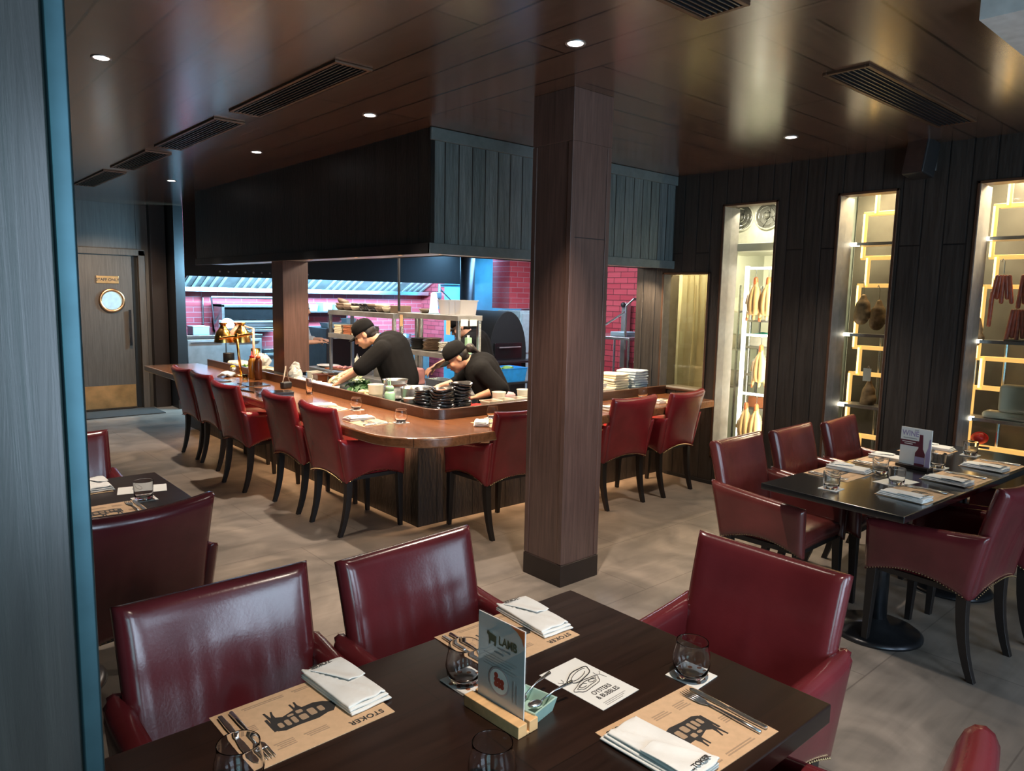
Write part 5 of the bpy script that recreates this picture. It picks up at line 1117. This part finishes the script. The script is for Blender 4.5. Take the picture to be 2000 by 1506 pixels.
wb = thing('plastic_bag', 'clear bag of yellow pasta behind the heat lamp', 'bag', (3.18, 7.72, .7605)); g_ = MB(); random.seed(9); g_.ball((0, 0, .085), .1, 9, sc=(.8, 1.2, .85)); g_.v = [(x+random.uniform(-.012, .012), y+random.uniform(-.012, .012), max(0, z+random.uniform(-.012, .012))) for x, y, z in g_.v]; g_.build('film', 'bag_clear', wb); MB().box(-.04, .04, -.08, .08, .02, .11).build('pasta', 'ceramic_cream', wb, bevel=.02)
boxthing('paper_box', 'open cream takeaway box under the heat lamp', 'box', 3.0, 7.3, ZP, .18, .24, .06, 'ceramic_cream', open_=True); boxthing('paper_box', 'cream box just left of the short post', 'box', 3.05, 7.0, ZP, .18, .2, .07, 'ceramic_cream')
o = thing('mustard_jar', 'small jar of yellow pickles by the heat lamp post', 'jar', (2.79, 7.42, .823)); o.location = (2.77, 7.48, .7505); MB().lathe([(.028, 0), (.03, .07), (.027, .07), (.025, .01), (.001, .01)], 18).build('jar_body', 'steel_dull', o, smooth=True); MB().ball((0, 0, .075), .026, 8, sc=(1, 1, .6)).build('pickles', 'lemon', o, smooth=True)
o = thing('amber_tealight', 'small amber glass tealight before the sauce bottles', 'tealight', (2.70, 6.98, .7505)); MB().lathe([(.001, 0), (.026, 0), (.028, .045), (.025, .045), (.022, .008), (.001, .007)], 20).build('glass_body', 'amber_glass', o, smooth=True)
o = thing('folded_cloth', 'small crumpled grey-blue cloth on the bar by the heat lamp', 'cloth', (2.62, 7.26, .7505), 20); MB().slab(lambda u, v: Vector(((u-.5)*.13, (v-.5)*.12, .02+.012*math.sin(8*u+4*v)+.02*math.sin(PI*u)*math.sin(PI*v))), .022, .01, 10, 10, .13, .12).build('cloth_fold', 'linen_blue', o, smooth=True)
# ================================================================== people
def hand(mb, wrist, d, palm_n, s=1.0, curl=.5, side=1):
    """wrist point, pointing direction d, palm normal; five separate bent fingers"""
    d = Vector(d).normalized(); n = Vector(palm_n); n = (n-d*n.dot(d)).normalized(); a = d.cross(n).normalized()*side; w = Vector(wrist)
    for i in range(4):
        b0 = w+a*(.027-.018*i)*s*.6; b1 = w+d*.075*s+a*(.030-.020*i)*s
        mb.cap(b0, b1, .015*s, .0115*s, 8)
        L = (.068, .076, .072, .056)[i]*s; p = b1; q = d.copy()
        for k in range(3):
            ang = curl*(.35+.45*k); q = (d*math.cos(ang)+n*math.sin(ang)).normalized(); e = p+q*L*(.45, .32, .25)[k]
            mb.cap(p, e, (.0098-.0010*k)*s, (.0090-.0012*k)*s, 8); p = e
    t0 = w+d*.015*s+a*.02*s; t1 = w+d*.05*s+a*.052*s+n*.014*s; t2 = t1+(d*.8+n*.5).normalized()*.030*s; t3 = t2+(d*.7+n*.7-a*.3).normalized()*.024*s
    mb.cap(t0, t1, .014*s, .011*s, 8).cap(t1, t2, .0105*s, .0095*s, 8).cap(t2, t3, .0095*s, .008*s, 8)
def person(label, x, y, rz, P, bulk=1.0, top='uniform_black', glasses=False, pony=False, cap=True, sleeve=.75, hair='hair', apron=False):
    """P: joints in the local frame (+y = facing)"""
    o = thing('person', label, 'person', (x, y, 0), rz)
    pel, ch, nk, hd = [Vector(P[k]) for k in ('pelvis', 'chest', 'neck', 'head')]
    b = MB()
    f = Vector(P['look']).normalized(); sd = f.cross(Vector((0, 0, 1))).normalized(); upv = sd.cross(f).normalized()
    Mh = Matrix((sd, f, upv)).transposed().to_4x4()
    def H(v): return hd+Mh.to_3x3() @ Vector(v)
    # skull, jaw, cheeks, nose, brow, ears, neck
    b.ball(H((0, -.012, .025)), 1, 16, Mh, (.076, .094, .094)); b.ball(H((0, .022, -.035)), 1, 14, Mh, (.062, .072, .078)); b.ball(H((0, .058, -.088)), 1, 10, Mh, (.030, .030, .026))
    b.ball(H((0, .075, .020)), 1, 8, Mh, (.050, .016, .012)); b.cap(H((0, .088, .008)), H((0, .108, -.030)), .009, .0125, 8); b.ball(H((0, .100, -.036)), 1, 8, Mh, (.016, .012, .009))
    for s in (-1, 1): b.ball(H((s*.038, .060, -.030)), 1, 8, Mh, (.024, .024, .026)); b.ball(H((s*.077, -.008, -.010)), 1, 8, Mh, (.010, .020, .031))
    b.ball(H((0, .088, -.062)), 1, 8, Mh, (.024, .011, .011))
    b.cap(nk, H((0, -.022, -.05)), .056, .052, 14); b.cap(ch+Vector((0, 0, .05)), nk, .085, .058, 14)
    # torso and legs
    for s in (-1, 1):
        b.cap(pel+Vector((s*.05, 0, .03)), ch+Vector((s*.06, 0, 0)), .105, .115, 14); b.cap(pel+Vector((s*.075, 0, 0)), Vector((s*.10, pel.y*.3+.02, .48)), .092, .062, 12)
        b.cap(Vector((s*.10, pel.y*.3+.02, .48)), Vector((s*.11, pel.y*.3-.03, .09)), .058, .040, 12); b.cap(Vector((s*.11, pel.y*.3-.04, .045)), Vector((s*.12, pel.y*.3+.13, .035)), .042, .032, 10)
    arms = []
    for k, s in (('l', -1), ('r', 1)):
        sh, el, wr = [Vector(P[k+'_'+j]) for j in ('sh', 'el', 'wr')]; arms.append((sh, el, wr))
        b.cap(ch+Vector((s*.05, 0, .05)), sh, .075, .060, 12); b.cap(sh, el, .052, .040, 12); b.cap(el, wr, .040, .026, 12)
        hd_ = P.get(k+'_hd', (wr-el)); hand(b, wr, hd_, P.get(k+'_pn', (0, 0, -1)), .98, P.get(k+'_curl', .6), side=s)
    b.build('body', 'skin', o, remesh=.0068)
    # clothes
    t = MB()
    for s in (-1, 1): t.cap(pel+Vector((s*.055, -.005, -.02)), ch+Vector((s*.065*bulk, -.005, .0)), .128*bulk, .134*bulk, 16)
    t.cap(pel+Vector((0, -.01, 0)), ch+Vector((0, -.015, .01)), .145*bulk, .150*bulk, 16); t.cap(ch+Vector((0, -.01, .05)), nk+(ch-nk)*.25, .108, .068, 14)
    for (sh, el, wr), s in zip(arms, (-1, 1)):
        t.cap(ch+Vector((s*.04, 0, .04)), sh, .10, .080, 14)
        t.cap(sh, sh+(el-sh)*min(1, sleeve), .076*bulk, .066*bulk, 14)
        if sleeve > 1: t.cap(el, el+(wr-el)*(sleeve-1), .060, .050, 14)
    t.build('shirt', top, o, remesh=.009)
    g = MB()
    for s in (-1, 1): g.cap(pel+Vector((s*.07, 0, .0)), Vector((s*.10, pel.y*.3+.02, .48)), .108, .078, 14); g.cap(Vector((s*.10, pel.y*.3+.02, .48)), Vector((s*.11, pel.y*.3-.03, .10)), .074, .062, 12)
    g.cap(pel+Vector((-.05, 0, .02)), pel+Vector((.05, 0, .02)), .125, .125, 14); g.build('trousers', 'trousers', o, remesh=.012)
    sh_ = MB()
    for s in (-1, 1): sh_.cap(Vector((s*.11, pel.y*.3-.05, .052)), Vector((s*.12, pel.y*.3+.15, .042)), .050, .040, 12)
    sh_.v = [(a, b_, max(0.0, c)) for a, b_, c in sh_.v]; sh_.build('shoes', 'black', o, smooth=True)
    # hair shell behind and below the cap
    hm_ = MB(); hm_.ball(H((0, -.030, .012)), 1, 16, Mh, (.080, .082, .080)); hm_.ball(H((0, -.055, -.035)), 1, 10, Mh, (.060, .045, .045)); hm_.build('hair', hair, o, remesh=.006)
    if pony: 
        q = MB(); q.ball(H((0, -.135, .0)), 1, 10, Mh, (.038, .040, .042)); q.cap(H((0, -.10, .01)), H((0, -.135, .0)), .02, .03); q.cap(H((0, -.15, -.01)), H((0, -.17, -.07)), .026, .012); q.build('ponytail', 'hair', o, remesh=.006)
    e = MB()
    for s in (-1, 1): e.ball(H((s*.031, .0795, .0)), .0075, 8)
    e.build('eyes', 'eye_dark', o, smooth=True)
    w = MB()
    for s in (-1, 1): w.tube([H((s*.014, .092, .018)), H((s*.034, .088, .023)), H((s*.050, .072, .018))], .0035, 6)
    w.build('eyebrows', 'hair', o)
    MB().tube([H((-.022, .093, -.062)), H((0, .1005, -.060)), H((.022, .093, -.062))], .0042, 6).build('lips', 'lip', o, smooth=True)
    if glasses:
        gl = MB()
        for s in (-1, 1):
            gl.tube([H((s*.033+.022*math.cos(q), .096, .0+.017*math.sin(q))) for q in [2*PI*i/16 for i in range(17)]], .0022, 5); gl.tube([H((s*.055, .094, .004)), H((s*.078, .01, .0))], .0022, 5)
        gl.tube([H((-.011, .098, .003)), H((.011, .098, .003))], .002, 5); gl.build('glasses', 'black_gloss', o)
    if cap:
        cpm = MB(); n = 24; prof = [(1.0, .0), (1.0, .025), (.96, .055), (.82, .085), (.55, .105), (.25, .113), (.0005, .115)]
        cpm.lathe([(r_*.090, z_) for r_, z_ in prof], n, (0, 0, 0)); cpm.v = [tuple(H((a, b_*1.14-.010, c+.022))) for a, b_, c in cpm.v]; cc = cpm.build('cap', 'cap_black', o, smooth=True)
        bm_ = MB().slab(lambda u, v: H(((u-.5)*.15*(1-.25*v*v), .078+.080*v*(1-.5*(2*u-1)**2), .026-.018*(2*u-1)**2-.012*v)), .007, .003, 10, 6, .15, .08); bm_.build('cap_brim', 'cap_black', o, smooth=True, weld=True)
        MB().ball(H((0, -.01, .137)), .007, 7).build('cap_button', 'cap_black', o, smooth=True)
        MB().box(-.0, .0, 0, 0, 0, 0) 
    if apron:
        MB().slab(lambda u, v: pel+Vector(((u-.5)*.30, .150-.09*(2*u-1)**2, -.30+.62*v))+(ch-pel)*max(0, v-.45)*.3, .008, .004, 8, 8, .3, .6).build('apron', 'uniform_black', o, smooth=True)
    return o
# chef 1: bending over the salad bowl, arm reaching to the ramekins
person('chef in black cap and shirt bending forward, one arm reaching for the ramekins', 3.48, 5.47, 48.7, dict(
    pelvis=(0, -.02, .86), chest=(0, .07, 1.11), neck=(0, .17, 1.20), head=(0, .29, 1.25), look=(0, .80, -.50),
    l_sh=(-.185, .10, 1.13), l_el=(-.24, .30, .95), l_wr=(-.16, .47, .845), l_hd=(.35, .8, -.55), l_curl=.8,
    r_sh=(.185, .10, 1.13), r_el=(.26, .34, .94), r_wr=(.14, .54, .86), r_curl=.7), bulk=1.13, sleeve=.86)
# chef 2: woman with ponytail bent low
person('chef with a dark ponytail in black cap and shirt, bent low', 3.80, 4.66, 60, dict(
    pelvis=(0, -.08, .80), chest=(0, .03, .99), neck=(0, .12, 1.06), head=(0, .225, 1.10), look=(0, .78, -.55),
    l_sh=(-.175, .04, 1.01), l_el=(-.26, -.10, .87), l_wr=(-.22, .08, .80), l_hd=(.2, .9, -.2), l_curl=.6,
    r_sh=(.175, .04, 1.01), r_el=(.27, .16, .87), r_wr=(.16, .36, .83), r_curl=.7), pony=True, sleeve=1.25)
# chef 3: glasses, behind the pass shelf
person('bespectacled cook in a flat black cap working behind the pass shelf', 4.52, 5.66, 50, dict(
    pelvis=(0, -.06, .87), chest=(0, .02, 1.12), neck=(0, .08, 1.22), head=(0, .16, 1.30), look=(0, .85, -.50),
    l_sh=(-.18, .07, 1.15), l_el=(-.30, .18, 1.0), l_wr=(-.34, .36, .93), l_hd=(-.1, .8, -.5), l_curl=.8,
    r_sh=(.18, .07, 1.15), r_el=(.24, .25, .96), r_wr=(.12, .42, .88), r_curl=.8), glasses=True, sleeve=1.0)
# cook 4 in a white jacket, mostly behind the short post
person('cook in a white jacket and black apron, mostly hidden by the short post', 4.05, 8.72, -130, dict(
    pelvis=(0, -.04, .88), chest=(0, .0, 1.16), neck=(0, .03, 1.30), head=(0, .07, 1.40), look=(0, .9, -.25),
    l_sh=(-.19, .0, 1.22), l_el=(-.26, .06, .98), l_wr=(-.12, .28, 1.0), l_hd=(.5, .7, 0), l_curl=.5,
    r_sh=(.19, .0, 1.22), r_el=(.26, .06, .98), r_wr=(.10, .28, .98), r_curl=.5), top='uniform_white', cap=False, sleeve=1.4, apron=True)
# ================================================================== cold room and display cabinets behind the right wall
struct(MB().box(7.38, 7.48, -0.6, 4.3, 0, HC).build('wall_cold_room', 'cold_wall'))
struct(MB().box(5.58, 7.38, 4.22, 4.31, 0, HC).build('wall_cold_room_end', 'cold_wall'))
struct(MB().box(5.58, 6.4, 2.82, 2.86, 0, HC).build('wall_cold_divider', 'cab_side'))
struct(MB().box(6.36, 6.42, -0.6, 2.80, 0, HC).build('wall_cabinet_back', 'cab_back'))
struct(MB().box(5.58, 6.36, -0.64, -0.6, 0, HC).build('wall_cabinet_end', 'cab_side'))
struct(MB().box(5.60, 6.35, 1.93, 1.96, 0, HC).build('wall_cabinet_divider', 'cab_side'))
area('cold_room_lamp', (6.3, 3.2, 2.55), (0, 0, 0), 0.9, 0.5, 24, (1.0, 0.86, 0.60))
area('cold_room_front', (5.66, 3.28, 2.36), (0, -25, 0), 0.1, 0.4, 4, (1.0, 0.86, 0.62))  # added light in the window head, brightens the ducks from the front
area('duck_fill', (5.64, 3.06, 1.15), (90, 0, -38), 0.03, 1.7, 11, (1.0, 0.82, 0.52))  # added fill light beside the jamb to brighten the ducks
area('cold_room_lamp_2', (6.1, 3.92, 2.4), (0, 0, 0), 0.6, 0.5, 110, (1.0, 0.84, 0.55))
area('cabinet_lamp_3', (5.95, 2.36, 2.6), (0, 0, 0), 0.5, 0.5, 50, (1.0, 0.76, 0.46))
area('cabinet_lamp_4', (5.95, 1.30, 2.6), (0, 0, 0), 0.5, 0.9, 70, (1.0, 0.78, 0.50))
# strip curtain behind the low window
sc = thing('strip_curtain', 'cloudy plastic strip curtain hanging behind the low window', 'curtain', (5.78, 3.88, 1.95))
for i in range(8):
    y = -.25+.068*i; MB().slab(lambda u, v: Vector((.012*math.sin(6*v+i)+(.012 if i % 2 else 0), y+(u-.5)*.085, -1.25*v)), .003, .001, 3, 6, .08, 1.2).build('plastic_strip', 'strip_curtain', sc, smooth=True)
MB().box(-.02, .03, -.29, .30, 0, .03).build('rail', 'steel', sc)
o = thing('shelf_rack', 'steel shelf rack behind the strip curtain of the low window', 'shelf', (6.2, 3.9, 0))
for a in (-.19, .19):
    for b in (-.24, .24): MB().tube([(a, b, 0), (a, b, 1.75)], .012, 8).build('post', 'steel', o)
for i, z in enumerate((.80, 1.15, 1.5)):
    MB().box(-.2, .2, -.25, .25, z, z+.015).build('board', 'steel_dull', o)
    boxthing('tub', 'pale tub behind the strip curtain, %s shelf' % ['lowest', 'middle', 'upper'][i], 'tub', 6.2, 3.85, z+.0155, .2, .26, .12, 'deli', open_=True)
# evaporator fan unit behind the tall left window
fu = thing('cooling_unit', 'cream ceiling cooling unit with two round fans at the top of the leftmost tall window', 'cooler', (5.97, 3.46, 2.08))
MB().box(-.12, .35, -.36, .34, .02, .50).build('housing', 'fan_grey', fu, bevel=.01); MB().box(-.30, .35, -.36, .34, -.05, .02).build('drip_tray', 'cold_wall', fu, bevel=.006)
for y in (-.125, .125):
    My = Matrix.Rotation(R(90), 4, 'Y'); MB().lathe([(.108, -.01), (.108, .015), (.120, .015), (.120, -.01)], 28, (-.125, y, .26), My, closed=True).build('fan_ring', 'fan_grey', fu, smooth=True)
    MB().lathe([(.108, -.003), (.108, .0)], 28, (-.124, y, .26), My).build('fan_recess', 'fan_dark', fu)
    g = MB()
    for k in range(5):
        Mk = Matrix.Translation((-.132, y, .26)) @ Matrix.Rotation(2*PI*k/5, 4, 'X'); g.box(-.003, .003, -.024, .024, .02, .10, Mk)
    g.ball((-.135, y, .26), .03, 8); g.build('fan_blades', 'fan_dark', fu)
    w = MB()
    for rr in (.04, .075, .105): w.tube([(-.145, y+rr*math.cos(2*PI*i/20), .26+rr*math.sin(2*PI*i/20)) for i in range(21)], .002, 4)
    w.build('wire_guard', 'steel', fu)
# duck rack with bright frame
dk = thing('hanging_rack', 'glowing white framed rack behind the leftmost tall window', 'rack', (5.75, 3.44, .1))
MB().box(-.014, .014, -.014, .014, .15, 1.81).build('lit_upright', 'led_white', dk)
MB().box(-.014, .014, -.42, -.39, .0, 1.81).build('upright', 'steel', dk); MB().box(-.014, .014, -.014, .014, .0, .15).build('foot', 'steel', dk)
for z in (1.79, 1.215, .70): MB().box(-.012, .012, -.40, -.014, z-.010, z+.010).build('lit_rail', 'led_white', dk)
DUCK = [(.004, .0), (.018, -.01), (.026, -.045), (.028, -.07), (.048, -.10), (.066, -.15), (.074, -.20), (.076, -.24), (.068, -.285), (.05, -.31), (.02, -.318), (.001, -.32)]
def duck_tpl():
    o = thing('hanging_duck', '', 'duck'); n = 26; vs = []
    for r_, z_ in DUCK:
        for j in range(n):
            t = 2*PI*j/n; k = 1-.22*math.exp(-((math.cos(t-PI))**2*0+((t-PI)**2)/.05)) if z_ < -.06 else 1; vs.append((r_*math.cos(t)*.72*k, r_*math.sin(t), z_))
    g = MB().add(vs, [(i*n+j, i*n+(j+1) % n, (i+1)*n+(j+1) % n, (i+1)*n+j) for i in range(len(DUCK)-1) for j in range(n)])
    for s in (-1, 1): g.cap((0, s*.052, -.265), (-.005, s*.068, -.345), .026, .011, 10); g.cap((0, s*.066, -.15), (-.01, s*.078, -.215), .016, .013, 8)
    g.ball((0, 0, -.335), .02, 8, sc=(.8, .8, 1.4)); g.build('carcass', 'duck_skin', o, remesh=.004)
    m = MB()
    for s in (-1, 1): m.cap((-.005, s*.068, -.345), (-.006, s*.071, -.362), .013, .009, 8)
    m.cap((0, 0, -.01), (0, 0, -.04), .022, .024, 8); m.build('reddish_tips', 'duck_tip', o, smooth=True)
    MB().tube([(0, 0, -.02), (0, .0, .07), (0, .012, .085), (0, .02, .07)], .003, 6).build('hook', 'steel', o); return o
D0 = duck_tpl(); dn = [(3.355, 1.80, 'upper left'), (3.235, 1.80, 'upper right'), (3.265, 1.222, 'alone on the middle rail'), (3.375, .705, 'lower left'), (3.275, .705, 'lower right')]
for i, (y, z, w_) in enumerate(dn):
    l = 'plucked duck hanging in the leftmost tall window, '+w_
    if i == 0: o = D0; o['label'] = l; o['group'] = 'ducks hanging in the cold room'
    else: o = dup(D0, None, None, l, 'ducks hanging in the cold room')
    o.location = (5.75, y, z-.085+.1-.01); o.scale = (1, .92, 1 if i else 1)
# rack behind
rk = thing('storage_rack', 'steel storage rack at the back left of the leftmost tall window', 'rack', (6.15, 3.4, 0))
for z in (.35, .62, .93, 1.18, 1.42, 1.70): MB().box(-.15, .25, -.5, .16, z, z+.02).build('shelf', 'steel_dull', rk)
for a in (-.13, .23):
    for b in (-.48, .14): MB().tube([(a, b, 0), (a, b, 1.75)], .014, 8).build('post', 'steel', rk)
def on_rack(name, l, cat, y, z, w, d, h, m, **k): return boxthing(name, l, cat, 6.12, y, z+.0205, w, d, h, m, **k)
on_rack('white_tub', 'white tub under the teal cloth on the cold room rack', 'tub', 3.42, 1.18, .22, .22, .09, 'poly_grey')
o = thing('teal_cloth', 'teal green cloth draped over a white tub in the cold room', 'cloth', (6.12, 3.42, 1.2905)); MB().slab(lambda u, v: Vector(((u-.5)*.24, (v-.5)*.25, .02+.012*math.sin(9*u)*math.sin(7*v)-.09*max(0, abs(v-.5)*2-.75))), .012, .006, 10, 10, .24, .25).build('cloth_fold', 'teal_cloth', o, smooth=True)
on_rack('tray', 'grey shallow tray on the cold room rack next to the ducks', 'tray', 3.12, 1.18, .26, .24, .04, 'steel_dull', open_=True)
on_rack('meat_bag', 'bag of pale pink meat on the cold room rack', 'bag', 3.44, .93, .22, .18, .15, 'bag_clear', bev=.05); o = on_rack('meat_joint', 'pinkish joint of meat beside the bag on the rack', 'meat', 3.22, .93, .16, .14, .10, 'pink_paper', bev=.04)
on_rack('wire_basket', 'white wire basket low on the cold room rack', 'basket', 3.40, .35, .24, .22, .14, 'poly_grey', open_=True); on_rack('food_box', 'reddish box low on the cold room rack', 'box', 3.42, .62, .2, .2, .1, 'terracotta')
on_rack('white_tray', 'grey tub at mid height on the cold room rack', 'tub', 3.15, .62, .2, .2, .12, 'poly_grey', open_=True)
o = thing('yellow_tub', 'round yellow tub near the floor of the leftmost tall window', 'tub', (5.86, 3.42, .34)); MB().lathe([(.07, 0), (.085, .07), (.08, .07), (.065, .006), (.001, .005)], 24).build('tub_body', 'yellow_tub', o, smooth=True)
rk2 = thing('low_rack', 'low steel rack under the yellow tub', 'rack', (5.86, 3.40, 0)); MB().box(-.1, .12, -.12, .12, .32, .34).build('board', 'steel', rk2); MB().box(-.09, .1, -.1, .1, 0, .32).build('stand', 'steel_dark', rk2)
# zig-zag LED ribbon and glass shelves in the two right-hand tall windows
def ribbon(label, segs, yr, x=5.92, w=.030):
    o = thing('led_ribbon', label, 'light', (x, segs[0][0], 0)); y0 = segs[0][0]
    for (a, z0), (b, z1) in zip(segs[:-1], segs[1:]):
        if abs(a-b) < 1e-6: 
            MB().box(-.012, .006, a-y0-w/2, a-y0+w/2, min(z0, z1)-w/2, max(z0, z1)+w/2).build('upright_band', 'led_brass', o, bevel=.003); MB().box(-.016, -.0125, a-y0+w/2-.014, a-y0+w/2, min(z0, z1), max(z0, z1)).build('led_strip', 'led_warm', o)
        else:
            MB().box(-.012, .05, yr-y0, max(a, b)-y0-w/2, z0-w/2, z0+w/2).build('level_band', 'led_brass', o, bevel=.003)
    return o
Z3 = [(2.44, 2.48), (2.44, 2.30), (2.23, 2.30), (2.23, 2.30)]
ribbon('glowing brass stair-shaped ribbon inside the middle tall window', [(2.455, 2.60), (2.455, 2.305), (2.535, 2.305), (2.535, 1.965), (2.49, 1.965), (2.49, 1.75), (2.545, 1.75), (2.545, 1.26), (2.50, 1.26), (2.50, 1.05), (2.56, 1.05), (2.56, .55), (2.45, .55), (2.45, .1)], 2.0)
ribbon('glowing brass stair-shaped ribbon inside the rightmost window', [(1.575, 2.60), (1.575, 2.30), (1.652, 2.30), (1.652, 1.95), (1.615, 1.95), (1.615, 1.745), (1.675, 1.745), (1.675, 1.24), (1.64, 1.24), (1.64, 1.03), (1.685, 1.03), (1.685, .60), (1.60, .60), (1.60, .1)], .95)
for (ya, yb, zz, w_) in ((2.0, 2.56, (2.055, 1.368, .82), 'middle tall window'), (.9, 1.682, (2.06, 1.37, .835), 'rightmost window')):
    k = 0
    for z in zz:
        o = thing('display_shelf', 'glass shelf with a lit edge in the %s, %s' % (w_, ['upper', 'middle', 'lower'][k]), 'shelf', (5.72, yb, z)); k += 1
        MB().box(-.06, .17, ya-yb, -.004, -.006, .006).build('glass_plate', 'steel_dull', o, bevel=.002); MB().box(-.062, -.058, ya-yb, 0, -.011, .011).build('edge_strip', 'steel', o); MB().box(-.064, .0, -.08, 0, -.012, .012).build('lit_corner', 'led_white', o)
for (y, z0, z1, l) in ((2.40, .12, 1.34, 'left'), (2.30, .12, 1.34, 'right')):
    o = thing('steel_pole', 'pair of thin steel poles in the middle tall window, %s one' % l, 'pole', (6.05, y, 0)); MB().tube([(0, 0, 0), (0, 0, z1)], .010, 8).build('pole', 'steel', o)
for (y, l) in ((1.70, 'left'), (1.52, 'right')):
    o = thing('steel_pole', 'bright steel pole in the rightmost window, %s one' % l, 'pole', (5.98, y, 0)); MB().tube([(0, 0, 0), (0, 0, 1.35)], .012, 8).build('pole', 'steel', o)
def ham(y, z, s, label, x=5.80):
    o = thing('cured_ham', label, 'ham', (x, y, z), group='cured joints hanging in the window'); g = MB().cap((0, 0, -.04), (0, .0, -.11), .022*s, .055*s, 12).cap((0, 0, -.11), (.005, .01, -.20), .055*s, .058*s, 12).ball((0, -.015, -.17), .055*s, 8)
    g.build('joint', 'ham_skin', o, remesh=.006); MB().tube([(0, 0, -.04), (0, .004, .06), (0, .015, .09), (0, .022, .075)], .0032, 6).build('cord', 'ceramic_cream', o); return o
ham(2.455, 1.70, 1.0, 'cured ham hanging left in the middle tall window'); ham(2.335, 1.66, .95, 'cured ham hanging right in the middle tall window'); ham(2.36, 1.04, .9, 'small cured joint hanging low in the middle tall window')
o = thing('price_tag', 'small white tag hanging above the low cured joint', 'tag', (5.78, 2.375, 1.08)); MB().box(-.001, .001, -.03, .03, -.07, .03).build('card', 'paper', o)
mgr = MB()
def sausages(y, z, n, L, label, m='sausage'):
    o = thing('sausage_bunch', label, 'sausages', (5.78, y, z), group='sausages hanging in the rightmost window')
    MB().tube([(0, 0, 0), (0, 0, .08), (0, .012, .10), (0, .02, .08)], .004, 6).build('hook', 'steel', o)
    for i in range(n):
        a = (i-(n-1)/2)*.030; MB().cap((0, a*.6, -.02), (.01*(i % 2), a, -L+.03*(i % 2)), .013, .014, 10).build('sausage', m, o, smooth=True)
    return o
sausages(1.53, 1.83, 5, .19, 'bunch of dark red sausages on the upper band of the rightmost window'); sausages(1.40, 1.83, 3, .22, 'bunch of sausages at the right frame edge, upper'); sausages(1.42, 1.60, 5, .22, 'cluster of paler sausages hanging above the middle shelf of the rightmost window')
o = thing('sausage_bunch', 'single long thin sausage hanging left in the rightmost window', 'sausages', (5.78, 1.585, 1.70)); MB().cap((0, 0, 0), (0, .005, -.22), .015, .013, 10).build('sausage', 'sausage', o, smooth=True); MB().tube([(0, 0, 0), (0, 0, .1)], .002, 5).build('string', 'ceramic_cream', o)
ham(1.655, 1.56, .55, 'little teardrop ham hanging at the left of the rightmost window', 5.80)
boxthing('black_tray', 'flat black tray on the middle shelf of the rightmost window', 'tray', 5.78, 1.36, 1.377, .1, .24, .012, 'black')
o = thing('cloth_bundle', 'big cream cloth-wrapped bundle on the lower shelf of the rightmost window', 'cloth', (5.80, 1.24, .842)); MB().prism([(-.07, -.3), (.06, -.3), (.06, .33), (-.07, .33)], 0, .05).prism([(-.06, -.3), (.05, -.3), (.05, .24), (-.06, .24)], .05, .24).build('bundle', 'cream_cloth', o, bevel=.04, seg=3)
o = thing('red_bowl', 'red plastic bowl below the lower shelf of the rightmost window', 'bowl', (5.95, 1.62, .62)); MB().ball((0, 0, .045), .055, 12, sc=(1, 1, .8)).build('bowl_body', 'red_plastic', o, smooth=True)
st_ = thing('bowl_stand', 'thin steel stand carrying the red bowl', 'stand', (5.95, 1.62, 0)); MB().box(-.06, .06, -.08, .08, .60, .614).build('board', 'steel', st_); MB().tube([(0, 0, 0), (0, 0, .6)], .012).build('stem', 'steel', st_)
